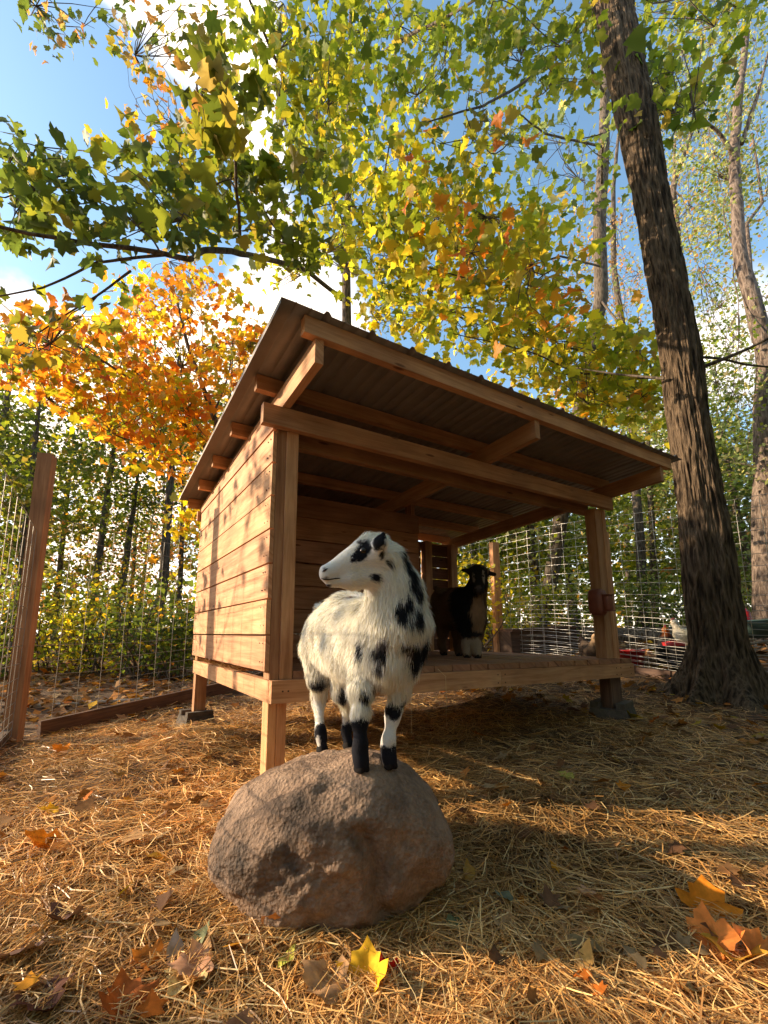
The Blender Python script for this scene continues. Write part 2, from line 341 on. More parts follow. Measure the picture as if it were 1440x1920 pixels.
while x < LX-.02:
    ww = random.uniform(.128, .142); fr = random.uniform(-.012, .002)
    if x+ww > LX+.01: ww = LX-.002-x
    d.box((x, -.02+fr, DT+.002), (x+ww, DY-.004, DT+.038+random.uniform(-.002, .002)), None, 1); x += ww+random.uniform(.006, .014)
d.build('deck', M_pdark, shed)
# posts
HB = 1.845
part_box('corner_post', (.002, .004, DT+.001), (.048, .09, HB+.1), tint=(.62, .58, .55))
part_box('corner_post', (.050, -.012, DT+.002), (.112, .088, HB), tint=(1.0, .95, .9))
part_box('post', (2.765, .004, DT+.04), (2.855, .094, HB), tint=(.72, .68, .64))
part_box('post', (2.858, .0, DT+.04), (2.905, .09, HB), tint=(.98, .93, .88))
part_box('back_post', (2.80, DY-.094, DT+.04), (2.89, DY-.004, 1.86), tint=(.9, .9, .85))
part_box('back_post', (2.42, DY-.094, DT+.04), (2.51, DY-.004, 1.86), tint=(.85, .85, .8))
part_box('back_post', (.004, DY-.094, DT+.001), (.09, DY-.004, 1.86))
# legs
part_box('leg', (.003, .006, -.05), (.043, .09, DT-.106), M_pine, (1.1, 1.1, 1.0)); part_box('leg', (.045, .003, -.05), (.092, .086, DT-.106), M_pine, (.98, .93, .86))
part_box('leg', (.0, DY-.1, .10), (.09, DY-.012, DT-.106), M_pine, (.8, .78, .75))
part_box('leg', (2.78, .004, .2), (2.92, .094, DT-.106), M_old)
part_box('leg', (2.9, DY-.1, .27), (2.99, DY-.01, DT-.106), M_old)
# header, rafters, purlins
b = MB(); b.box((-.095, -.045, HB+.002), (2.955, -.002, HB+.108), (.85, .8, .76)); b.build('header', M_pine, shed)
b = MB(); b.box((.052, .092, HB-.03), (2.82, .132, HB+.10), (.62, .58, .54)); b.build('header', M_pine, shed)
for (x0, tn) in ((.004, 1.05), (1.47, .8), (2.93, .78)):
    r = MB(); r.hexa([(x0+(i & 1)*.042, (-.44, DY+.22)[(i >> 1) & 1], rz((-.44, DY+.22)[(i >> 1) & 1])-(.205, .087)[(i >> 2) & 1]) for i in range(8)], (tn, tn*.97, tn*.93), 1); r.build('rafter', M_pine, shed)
for k, yy in enumerate((-.455, .04, .58, 1.10, 1.60, 2.10)):
    t = (1., .8, .9, .9, .95, 1)[k]; r = MB(); x0 = (-.055, -.11, -.10, -.10, -.10, -.10)[k]
    r.box((x0, yy, rz(yy+.04)-.086), (LX+.03, yy+.042, rz(yy+.04)-.004), (t, t*.96, t*.92)); r.build('purlin', M_pine, shed)
part_box('rear_header', (-.05, DY+.002, 1.78), (LX-.05, DY+.04, 1.865), tint=(.9, .88, .85))
# back wall and partition
w = MB()
for k in range(7):
    z0 = DT+.05+.175*k
    w.box((.1, DY-.002-.022, z0), (2.40, DY-.002, z0+.166-random.uniform(0, .004)), None, 0)
w.build('back_wall', M_pdark, shed)
w = MB()
for k in range(9):
    z0 = DT+.05+.135*k; w.box((2.515, DY-.03, z0), (2.795, DY-.01, z0+.128), None, 0)
w.build('back_panel', M_redwood, shed)
w = MB(); k = 0; z0 = DT+.05
while z0 < 1.85:
    z1 = min(z0+.165+random.uniform(-.004, .003), 1.93); w.box((.03, .95, z0), (1.66+random.uniform(-.006, .006), .972, z1), None, 0); z0 = z0+.175
w.build('partition_wall', M_pdark, shed)
part_box('partition_stud', (1.60, .975, DT+.04), (1.64, 1.06, 1.95), M_pdark)
# roof sheet: ribs run down the slope
X0, X1, Y0, Y1 = -.175, LX+.15, -.49, 2.20
prof = []; xx = X0
while xx < X1:
    for (dx, dz) in ((0, 0), (.062, 0), (.066, .004), (.070, 0), (.132, 0), (.136, .004), (.14, 0), (.195, 0), (.208, .019), (.222, .019), (.235, 0)):
        if xx+dx <= X1: prof.append((xx+dx, dz))
    xx += .2351
prof = np.array(prof); prof = np.vstack([[X0-.004, -.03], [X0-.002, -.002], prof[1:]])
ys = np.linspace(Y0, Y1, 14); n = len(prof); V = []
for lay in (0, .0012):
    for yy in ys:
        for px_, dz in prof: V.append((px_, yy, rz(yy)+dz+lay+.002*math.sin(px_*3)*math.sin(yy*2)))
m_ = len(ys); I = np.arange(2*m_*n).reshape(2, m_, n); F = []
F.append(np.stack([I[1, :-1, :-1], I[1, :-1, 1:], I[1, 1:, 1:], I[1, 1:, :-1]], -1).reshape(-1, 4)); F.append(np.stack([I[0, :-1, :-1], I[0, 1:, :-1], I[0, 1:, 1:], I[0, :-1, 1:]], -1).reshape(-1, 4))
for r_ in (0, m_-1): F.append(np.stack([I[0, r_, :-1], I[0, r_, 1:], I[1, r_, 1:], I[1, r_, :-1]], -1).reshape(-1, 4))
for c_ in (0, n-1): F.append(np.stack([I[0, :-1, c_], I[1, :-1, c_], I[1, 1:, c_], I[0, 1:, c_]], -1).reshape(-1, 4))
nmesh('metal_roof', V, F, M_roof, shed)

def block(loc, sx, sy, sz, rot, label):
    b = MB(); ch = .03
    b.hexa([((-1, 1)[i & 1]*sx/2*(1-.18*(i >> 2)), (-1, 1)[(i >> 1) & 1]*sy/2*(1-.18*(i >> 2)), (0, sz*.75)[(i >> 2) & 1]) for i in range(8)], (1, 1, 1))
    for sgn in (-1, 1): b.box((-sx*.4, sgn*sy*.30-sy*.1, sz*.75+.001), (sx*.4, sgn*sy*.30+sy*.1, sz), (1, 1, 1))
    o = b.build('concrete_block', M_conc); o.location = loc; o.rotation_euler = (0, 0, rot)
    return tag(o, label, 'concrete block', 'pier blocks under the shelter legs')
block((.03, DY-.055, float(gz(.03, DY))-.02), .26, .26, .15, .15, 'pale notched concrete pier block under the rear leg beside the straw heap')
block((2.85, .05, float(gz(2.85, .05))-.06), .36, .30, .19, .3, 'shaded concrete pier block under the front right leg')
block((2.95, DY-.055, float(gz(2.95, DY))-.05), .3, .3, .16, .1, 'half hidden concrete pier block under the far right corner of the deck')

# mineral feeder hung on the right post
fd = empty('mineral_feeder', (2.73, -.02, 1.05), 'brown plastic mineral feeder screwed to the right front post', 'feeder')
def lathe(pts, n, loc, sx=1, sy=1, sq=1.):
    a = np.linspace(0, 2*np.pi, n, endpoint=False); V = []
    ca, sa = np.cos(a), np.sin(a); q = (np.abs(ca)**sq+np.abs(sa)**sq)**(-1/sq) if sq != 1 else 1
    for r, z in pts: V.append(np.stack([loc[0]+r*ca*sx*q, loc[1]+r*sa*sy*q, np.full(n, loc[2]+z)], -1))
    V = np.concatenate(V); m = len(pts); I = np.arange(m*n).reshape(m, n); J = np.roll(I, -1, 1)
    return V, np.stack([I[:-1], J[:-1], J[1:], I[1:]], -1).reshape(-1, 4)
fp = np.array([2.665, -.015, .955])
V, F = lathe([(.001, 0), (.04, 0), (.055, .02), (.06, .06), (.06, .15), (.055, .19), (.04, .205), (.001, .208)], 28, fp, .85, 1.0, 4); nmesh('feeder_body', V, F, M_feed, fd, smooth=True)
V, F = lathe([(.001, 0), (.03, 0), (.036, .01), (.036, .11), (.03, .12), (.001, .12)], 24, fp+np.array([.01, -.078, .035]), 1, .8, 3); nmesh('feeder_cup', V, F, M_feed, fd, smooth=True)
for dz in (.03, .152):
    V, F = lathe([(.001, 0), (.046, 0), (.046, .006), (.001, .006)], 20, fp+np.array([.01, -.082, dz]), 1, .8, 3); nmesh('feeder_lip', V, F, M_feed, fd)

# ------------------------------------------------------------ fences
def grid_panel(mb, a, b, z0f, top, hz, vs, r=.0026, vr=None):
    a = np.array(a, float); b = np.array(b, float); Ln = np.linalg.norm(b-a); k = int(Ln/vs)
    ts = np.linspace(0, 1, 12)
    for h in hz:
        pts = [(a[0]+(b[0]-a[0])*t, a[1]+(b[1]-a[1])*t, z0f(t)+h+.004*math.sin(t*9+h*20)) for t in ts]; mb.tube(pts, r, 4)
    for i in range(k+1):
        t = i/k; x, y = a+(b-a)*t; jx, jy = random.uniform(-.004, .004), random.uniform(-.004, .004); mb.tube([(x, y, z0f(t)+hz[0]), (x+jx, y+jy, z0f(t)+hz[-1]*.5), (x, y, z0f(t)+hz[-1])], r, 4)
HZ = [.05, .10, .16, .22, .29, .37, .46, .57, .69, .82, .97, 1.12, 1.27]
A = np.array([-1.19, 2.15]); Bc = np.array([5.03, 6.8]); Cn = np.array([5.03, -1.6]); Dn = np.array([-1.19, -3.2])
fl = empty('wire_fence', (A[0], A[1], 0), 'wire panel fence running behind the shelter from the leaning corner post on the left', 'fence')
def lean_post(name, x, y, z0, z1, w, lx, ly, parent, mat=M_post, tint=None):
    b = MB(); b.beam((x, y, z0), (x+lx, y+ly, z1), w, w*.95, (0.3, 1, 0) if True else None, tint); return b.build(name, mat, parent)
lean_post('post', A[0]-.01, A[1], -.15, 2.23, .105, -.0, .0, fl, M_post, (.95, .9, .85))
g0 = lambda t: float(gz(*(A+(Bc-A)*t)))
m = MB(); grid_panel(m, A+.05, Bc, g0, 1.3, HZ+[1.42, 1.57, 1.72], .195, .0021); m.build('wire_panel', M_wire_d, fl)
dirn = (Bc-A)/np.linalg.norm(Bc-A)
b = MB(); n_ = np.array([dirn[1], -dirn[0]])
for t0, t1 in ((.02, .33), (.335, .66), (.665, .99)):
    p0, p1 = A+(Bc-A)*t0, A+(Bc-A)*t1; b.beam((*(p0+n_*.03), float(gz(*p0))+.055), (*(p1+n_*.03), float(gz(*p1))+.055), .038, .13)
b.build('bottom_board', M_old, fl)
for t in (.33, .62, .995):
    p = A+(Bc-A)*t; lean_post('post', p[0], p[1], float(gz(*p))-.1, float(gz(*p))+2.0, .09, .02, 0, fl)
f2 = empty('wire_fence', (Dn[0], Dn[1], 0), 'wire panel fence coming toward the viewer at the far left edge', 'fence')
g1 = lambda t: float(gz(*(A+(Dn-A)*t)))
m = MB(); grid_panel(m, A-np.array([.01, .06]), Dn, g1, 1.3, HZ+[1.42, 1.57], .195, .0023); m.build('wire_panel', M_wire_d, f2)
b = MB(); b.beam((A[0]-.04, A[1]-.08, .05), (Dn[0]-.04, Dn[1], .05), .038, .12); b.build('bottom_board', M_old, f2)
lean_post('post', Dn[0], Dn[1]+1.6, -.1, 2.0, .09, 0, 0, f2)
f3 = empty('wire_fence', (Cn[0], Cn[1], .2), 'bright galvanised wire panel fence between the shelter and the chicken yard', 'fence')
g2 = lambda t: float(gz(*(Bc+(Cn-Bc)*t)))
m = MB(); grid_panel(m, Bc-np.array([0, .05]), Cn, g2, 1.6, HZ+[1.40, 1.52, 1.64, 1.76, 1.88, 2.0], .2, .0028); m.build('wire_panel', M_wire, f3)
m = MB(); grid_panel(m, (5.075, 3.2), (5.075, -1.2), lambda t: float(gz(5.03, 3.2-4.4*t)), 1.6, [.03, .08, .13, .19, .26, .34, .43, .53, .63, .75, .88], .22, .0022); m.build('wire_panel', M_wire, f3)
b = MB()
for y0, y1 in ((6.7, 3.55), (3.5, .6), (.58, -1.6)):
    b.beam((4.99, y0, float(gz(5, y0))+.04), (4.99, y1, float(gz(5, y1))+.04), .04, .14)
b.build('bottom_board', M_old, f3)
pq = P(936, 1215, 1)-CAM; tt = (4.98-CAM[0])/pq[0]; y930 = CAM[1]+pq[1]*tt
lean_post('post', 4.97, y930, .3, 2.35, .12, .0, 0.0, f3, M_pine, (1, .98, .95))
pq = P(1150, 1215, 1)-CAM; tt = (4.98-CAM[0])/pq[0]; y1150 = CAM[1]+pq[1]*tt
lean_post('post', 4.97, y1150, .2, 2.15, .10, 0, 0, f3, M_pine, (1, .98, .95))
# grey pipe by the left fence
pts = [P(60, 1348, 4.6), P(160, 1345, 4.75), P(250, 1330, 4.95), P(330, 1310, 5.2), P(410, 1298, 5.5), P(470, 1290, 5.9)]
pts = [(p[0], p[1], max(p[2], float(gz(p[0], p[1]))+.02)) for p in pts]
m = MB(); m.tube(pts, .018, 10); tag(m.build('pipe', M_pvc, smooth=True), 'thin grey pipe lying along the ground behind the left fence', 'pipe')

# ------------------------------------------------------------ boulder
def ico(sub):
    bm = bmesh.new(); bmesh.ops.create_icosphere(bm, subdivisions=sub, radius=1); V = np.array([v.co[:] for v in bm.verts]); F = np.array([[v.index for v in f.verts] for f in bm.faces]); bm.free(); return V, F
RIGHT = np.array([cR[0], cR[1], 0]); RIGHT /= np.linalg.norm(RIGHT)
HOOF = [(676, 1446, 1.36), (729, 1440, 1.39), (603, 1409, 1.74), (652, 1403, 1.80)]
V, F = ico(7)
d = V.copy()
rr = 1/np.power(np.abs(V[:, 0])**2.5+np.abs(V[:, 1])**2.5+np.abs(V[:, 2])**2.3, 1/2.4)      # rounded box
q = V*rr[:, None]; q[:, 0] *= .378; q[:, 1] *= .36; q[:, 2] *= .265
q[:, 0] -= .125*np.clip(-(q[:, 2]+.02)/.245, 0, 1)**.8*np.sign(q[:, 0])*1.0*np.abs(q[:, 0])/.39        # undercut
top = np.clip(q[:, 2]/.265, 0, 1)
q[:, 0] *= 1-.03*top**2; q[:, 0] += .01*top
q[:, 2] -= .065*np.clip((-q[:, 0]-.08)/.3, 0, 1)**1.2*top                                       # lower shoulder on the left
q[:, 2] -= .03*np.clip((q[:, 0]-.1)/.2, 0, 1)*top
nrm = V
q = q+nrm*(.034*fbm(V*1.7, 3, 21)+.016*fbm(V*4.5, 4, 22)-.012*np.abs(fbm(V*3.1+4, 3, 27))+.004*fbm(V*17, 4, 25))[:, None]
# the crease running down the right half of the face
cr_ = np.clip(1-np.abs(q[:, 0]-(.085+.10*np.clip((.12-q[:, 2])/.25, 0, 1)+.012*np.sin(q[:, 2]*30)))/.035, 0, 1)*(q[:, 1] < 0)*np.clip((.14-q[:, 2])/.06, 0, 1)*np.clip((q[:, 2]+.12)/.05, 0, 1)
side = 1/(1+np.exp((q[:, 0]-(.085+.10*np.clip((.12-q[:, 2])/.25, 0, 1)))*90))
q[:, 1] += .034*cr_*(q[:, 1] < 0)+.030*(1-side)*(q[:, 1] < 0)*np.clip((.16-q[:, 2])/.08, 0, 1)*np.clip(1-(q[:, 0]-.1)/.22, 0, 1)
q[:, 1] += .03*np.exp(-((q[:, 0]-.27)**2+(q[:, 2]+.04)**2)/.003)*(q[:, 1] < 0)
rc = P(622, 1578, 1.585); rc[2] = .135
FW = np.array([-RIGHT[1], RIGHT[0], 0])
rw = rc+q[:, :1]*RIGHT+q[:, 1:2]*FW+q[:, 2:3]*np.array([0, 0, 1.])
for it in range(4):                                  # settle the crown of the stone under the four hooves
    for (hx, hy, hd) in HOOF:
        h = P(hx, hy, hd); dd = np.linalg.norm(rw[:, :2]-h[:2], axis=1); k = (dd < .03) & (rw[:, 2] > .15)
        if k.sum():
            dz = h[2]-rw[k, 2].mean(); rw[:, 2] += dz*np.exp(-dd**2/(2*.12**2))*np.clip((rw[:, 2]-.02)/.2, 0, 1)
tag(nmesh('boulder', rw, F, M_rock, smooth=True), 'large rounded brown boulder with the spotted goat standing on it', 'boulder')
bvh_rock = BVHTree.FromPolygons([Vector(v) for v in rw], F.tolist())
def rock_top(x, y):
    r = bvh_rock.ray_cast(Vector((x, y, 2)), Vector((0, 0, -1))); return r[0].z if r[0] else None

# ------------------------------------------------------------ animals: smooth union of tapered limbs
def sdf(p, prims, k):
    acc = np.full(len(p), -1e9); best = np.full(len(p), 1e9); bi = np.zeros(len(p), int)
    vals = []
    for i, (a, b, ra, rb) in enumerate(prims):
        ab = b-a; t = np.clip(((p-a)@ab)/max(1e-9, ab@ab), 0, 1); dd = np.linalg.norm(p-a-t[:, None]*ab, axis=1)-(ra+(rb-ra)*t)
        vals.append(dd); m = dd < best; best[m] = dd[m]; bi[m] = i
    D = np.array(vals); mn = D.min(0); return mn-np.log(np.exp(-k*(D-mn)).sum(0))/k, bi
def organic(prims, voxel, k):
    bm = bmesh.new()
    for a, b, ra, rb in prims:
        Ln = np.linalg.norm(b-a); n = max(2, int(Ln/(min(ra, rb)*.5))+1)
        for t in np.linspace(0, 1, n):
            mtx = Matrix.Translation(Vector(a+(b-a)*t)); bmesh.ops.create_icosphere(bm, subdivisions=2, radius=float(ra+(rb-ra)*t)*1.02, matrix=mtx)
    me = bpy.data.meshes.new('tmp'); bm.to_mesh(me); bm.free(); o = bpy.data.objects.new('tmp', me); COL.objects.link(o)
    md = o.modifiers.new('r', 'REMESH'); md.mode = 'VOXEL'; md.voxel_size = voxel
    dg = bpy.context.evaluated_depsgraph_get(); dg.update(); ev = o.evaluated_get(dg); m2 = ev.to_mesh()
    V = np.empty(len(m2.vertices)*3, np.float32); m2.vertices.foreach_get('co', V); V = V.reshape(-1, 3).astype(float)
    F = [list(p.vertices) for p in m2.polygons]; ev.to_mesh_clear(); bpy.data.objects.remove(o)
    T = []
    for f in F:
        for j in range(1, len(f)-1): T.append((f[0], f[j], f[j+1]))
    T = np.array(T)
    E = np.concatenate([T[:, [0, 1]], T[:, [1, 2]], T[:, [2, 0]]]); E = np.concatenate([E, E[:, ::-1]])
    for it in range(7):
        f0, bi = sdf(V, prims, k); g = np.stack([(sdf(V+np.eye(3)[a]*1e-4, prims, k)[0]-f0)/1e-4 for a in range(3)], -1); g /= np.maximum(.3, np.linalg.norm(g, axis=1))[:, None]
        V = V-g*np.clip(f0, -.01, .01)[:, None]
        if it < 5:
            s_ = np.zeros_like(V); c_ = np.zeros(len(V)); np.add.at(s_, E[:, 0], V[E[:, 1]]); np.add.at(c_, E[:, 0], 1); V = V*.5+.5*s_/np.maximum(1, c_)[:, None]
    f0, bi = sdf(V, prims, k); g = np.stack([(sdf(V+np.eye(3)[a]*1e-4, prims, k)[0]-f0)/1e-4 for a in range(3)], -1); g /= np.maximum(1e-6, np.linalg.norm(g, axis=1))[:, None]
    return V, T, g, bi
def animal(name, parent, segs, cfun, nfur, k=75, voxel=.008, hw=.0011, seed=1, flow=None):
    """segs: (p0, p1, r0, r1, fur length, lift, combed direction or None)"""
    r = np.random.default_rng(seed); prims = [(np.array(s[0]), np.array(s[1]), s[2], s[3]) for s in segs]
    V, T, Nn, bi = organic(prims, voxel, k)
    bvh = BVHTree.FromPolygons([Vector(v) for v in V], T.tolist())
    cf = cfun(bvh)
    body = nmesh(name, V, T, M_skin, parent, cf(V)*.85, smooth=True)
    fl = np.array([s[4] for s in segs]); lift = np.array([s[5] for s in segs])
    dirs = np.array([s[6]/np.linalg.norm(s[6]) if s[6] is not None else (s[1]-s[0])/max(1e-6, np.linalg.norm(s[1]-s[0])) for s in segs])
    # smooth per-vertex fields
    A1 = dirs[bi]; L1 = fl[bi]; U1 = lift[bi]; E = np.concatenate([T[:, [0, 1]], T[:, [1, 2]], T[:, [2, 0]]])
    X = np.concatenate([A1, L1[:, None], U1[:, None]], 1)
    for it in range(10):
        s_ = X.copy(); c_ = np.ones(len(X)); np.add.at(s_, E[:, 0], X[E[:, 1]]); np.add.at(c_, E[:, 0], 1); X = s_/c_[:, None]
    ar = np.linalg.norm(np.cross(V[T[:, 1]]-V[T[:, 0]], V[T[:, 2]]-V[T[:, 0]]), axis=1); ti = r.choice(len(T), nfur, p=ar/ar.sum())
    u = r.random((nfur, 2)); fl_ = u.sum(1) > 1; u[fl_] = 1-u[fl_]; wts = np.stack([1-u.sum(1), u[:, 0], u[:, 1]], 1)
    p = (V[T[ti]]*wts[..., None]).sum(1); n = (Nn[T[ti]]*wts[..., None]).sum(1); x = (X[T[ti]]*wts[..., None]).sum(1)
    n /= np.linalg.norm(n, axis=1)[:, None]; dr = x[:, :3]; dr = dr-(dr*n).sum(1)[:, None]*n; dr /= np.maximum(.15, np.linalg.norm(dr, axis=1))[:, None]
    clump = np.stack([vn(p*26, 5+seed), vn(p*26, 6+seed), vn(p*26, 7+seed)], -1)
    dr = dr+.26*clump+.15*r.normal(size=(nfur, 3)); Ln = x[:, 3]*(.75+.75*r.random(nfur)); lf = .75*x[:, 4]*(1+.5*r.normal(size=nfur).clip(-1, 1.5))
    g = np.array([0, 0, -1.])
    a0 = p-n*.001; d1 = dr+n*lf[:, None]; d1 /= np.linalg.norm(d1, axis=1)[:, None]
    p1 = a0+d1*Ln[:, None]*.45; d2 = d1*.8+dr*.35+g*.35*np.clip(x[:, 3:4]/.03, 0, 1); d2 /= np.linalg.norm(d2, axis=1)[:, None]; p2 = p1+d2*Ln[:, None]*.55
    sd = np.cross(d1, n)+.4*r.normal(size=(nfur, 3)); sd /= np.linalg.norm(sd, axis=1)[:, None]; wd = hw*(.7+.6*r.random(nfur))[:, None]
    HV = np.stack([a0-sd*wd, a0+sd*wd, p1-sd*wd*.8, p1+sd*wd*.8, p2], 1).reshape(-1, 3)
    b = np.arange(nfur)[:, None]*5; hc = cf(p+ .003*r.normal(size=p.shape)); hc = hc*(.86+.22*r.random((nfur, 1)))
    nmesh('coat', HV, [b+np.array([[0, 1, 3, 2]]), b+np.array([[2, 3, 4]])], M_fur, body, np.repeat(hc, 5, 0))
    return body, bvh
def spotfn(spots, base, dark, sd=0, noise=.35):
    """spots: (px, py, rx, ry, colour or None) painted where that ray meets the body"""
    def mk(bvh):
        cs = []
        for (x, y, rx, ry, c) in spots:
            d = P(x, y, 1)-CAM; hit = bvh.ray_cast(Vector(CAM), Vector(d).normalized())
            if hit[0] is None: continue
            h = np.array(hit[0]); Dh = (h-CAM)@FH; cs.append((h, rx*Dh/FPX, ry*Dh/FPX, dark if c is None else np.array(c)))
        def f(p):
            col = base(p)
            for i, (h, rx, ry, c) in enumerate(cs):
                q = p-h; a = q@RIGHT/rx; b = q[:, 2]/ry; m = max(rx, ry)*1.15; e = q@FW/m
                dd = np.sqrt(a*a+b*b+e*e*.6)+noise*vn(p*70, 40+i)*.55+noise*.5*vn(p*np.array([200, 200, 90]), 60+i)
                t = np.clip((1.08-dd)/.16, 0, 1)[:, None]; col = col*(1-t)+c*t
            return col
        return f
    return mk
DOWN = np.array([0, 0, -1.])
def G(x, y, D): return P(x, y, D)
WHITE = np.array([.85, .82, .80]); BLK = np.array([.016, .016, .022])
back = P(560, 1200, 1.9)-P(740, 1190, 1.4); back /= np.linalg.norm(back)
def mixd(a, b, t): v = a*(1-t)+b*t; return v/np.linalg.norm(v)
hd = P(735, 1040, 1.33)-P(600, 1075, 1.27); hd /= np.linalg.norm(hd)
hz_ = {i: P(*h) for i, h in enumerate(HOOF)}
def zz(i, dz): return hz_[i]+np.array([0, 0, dz])
g1_ = empty('goat', zz(0, 0), 'white goat with black spots standing on the boulder and looking left', 'goat')
bd = mixd(back, DOWN, .55)
segs = [
 (G(655, 1172, 1.66), G(622, 1190, 1.76), .118, .108, .026, .18, bd),        # loin, rump
 (G(700, 1185, 1.50), G(655, 1172, 1.66), .110, .118, .028, .18, bd),
 (G(662, 1218, 1.58), G(625, 1215, 1.74), .108, .090, .03, .18, mixd(back, DOWN, .7)),   # belly
 (G(728, 1186, 1.42), G(700, 1185, 1.50), .112, .110, .032, .18, mixd(back, DOWN, .8)),
 (G(730, 1226, 1.41), G(690, 1222, 1.50), .098, .104, .036, .18, mixd(back, DOWN, .85)),     # brisket
 (G(758, 1180, 1.40), G(762, 1205, 1.42), .066, .062, .034, .2, DOWN),
 (G(738, 1105, 1.37), G(744, 1165, 1.38), .082, .102, .032, .2, DOWN),        # neck
 (G(724, 1055, 1.335), G(738, 1105, 1.37), .058, .082, .024, .22, mixd(hd, DOWN, .75)),
 (G(704, 1038, 1.315), G(722, 1048, 1.33), .050, .050, .014, .35, hd),       # skull
 (G(692, 1022, 1.31), G(706, 1024, 1.315), .030, .031, .019, .6, hd),
 (G(690, 1044, 1.305), G(655, 1058, 1.29), .040, .025, .007, .2, hd),           # muzzle
 (G(655, 1058, 1.29), G(617, 1077, 1.272), .025, .0150, .004, .15, hd),
 (G(675, 1030, 1.30), G(613, 1071, 1.272), .027, .014, .005, .2, hd),
 (G(702, 1078, 1.32), G(660, 1086, 1.295), .040, .030, .012, .2, mixd(hd, DOWN, .3)),           # jaw
 (G(660, 1086, 1.295), G(620, 1094, 1.275), .025, .011, .006, .2, hd),
 (G(610, 1071, 1.27), G(609, 1079, 1.27), .0105, .0105, .003, .1, hd),
 (G(712, 1042, 1.275), G(713, 1018, 1.252), .009, .0155, .006, .2, None),         # ears
 (G(713, 1018, 1.252), G(719, 1001, 1.245), .0155, .004, .006, .2, None),
 (G(694, 1022, 1.36), G(700, 1010, 1.40), .010, .010, .006, .2, None),
 # forelegs
 (G(692, 1235, 1.42), G(678, 1290, 1.39), .054, .036, .030, .15, DOWN),
 (G(678, 1290, 1.39), G(675, 1336, 1.372), .034, .0215, .022, .15, DOWN),
 (G(675, 1336, 1.372), G(674, 1352, 1.37), .0215, .0215, .008, .2, DOWN),
 (G(674, 1352, 1.37), zz(0, .078), .0195, .0150, .005, .2, DOWN),
 (zz(0, .078), zz(0, .056)+back*.004, .0170, .0175, .006, .2, DOWN),
 (zz(0, .056)+back*.004, zz(0, .030)-back*.002, .0150, .0165, .004, .1, DOWN),
 (zz(0, .030)-back*.002, zz(0, .016)-back*.006, .0175, .0180, .002, .1, DOWN),
 (G(757, 1232, 1.42), G(748, 1290, 1.42), .050, .034, .030, .15, DOWN),
 (G(748, 1290, 1.42), G(739, 1328, 1.415), .029, .020, .016, .15, DOWN),
 (G(739, 1328, 1.415), G(736, 1346, 1.412), .0205, .0195, .006, .15, DOWN),
 (G(736, 1346, 1.412), zz(1, .082), .0172, .0138, .005, .2, DOWN),
 (zz(1, .082), zz(1, .058)+back*.004, .0162, .0165, .006, .2, DOWN),
 (zz(1, .058)+back*.004, zz(1, .030)-back*.002, .0145, .0160, .004, .1, DOWN),
 (zz(1, .030)-back*.002, zz(1, .016)-back*.006, .0170, .0175, .002, .1, DOWN),
 # hind legs
 (G(597, 1215, 1.79), G(600, 1262, 1.78), .072, .054, .030, .15, DOWN),
 (G(600, 1262, 1.78), G(598, 1305, 1.83), .046, .025, .020, .15, DOWN),
 (G(598, 1305, 1.83), G(597, 1318, 1.835), .024, .021, .012, .2, DOWN),
 (G(597, 1318, 1.835), zz(2, .075)+back*.012, .0195, .0150, .008, .2, DOWN),
 (zz(2, .075)+back*.012, zz(2, .052)+back*.006, .0168, .0170, .006, .2, DOWN),
 (zz(2, .052)+back*.006, zz(2, .018)-back*.006, .0150, .0175, .003, .1, DOWN),
 (G(645, 1240, 1.72), G(642, 1295, 1.74), .058, .038, .026, .15, DOWN),
 (G(642, 1295, 1.74), G(652, 1326, 1.80), .034, .022, .022, .15, DOWN),
 (G(652, 1326, 1.80), zz(3, .06)+back*.012, .021, .0155, .010, .2, DOWN),
 (zz(3, .06)+back*.012, zz(3, .018)-back*.004, .0155, .0175, .004, .2, DOWN),
]
tail = G(602, 1140, 1.9)
segs.append((G(615, 1150, 1.86), tail, .03, .016, .03, .3, None))
GRY = (.10, .085, .09); BRN = (.22, .15, .12)
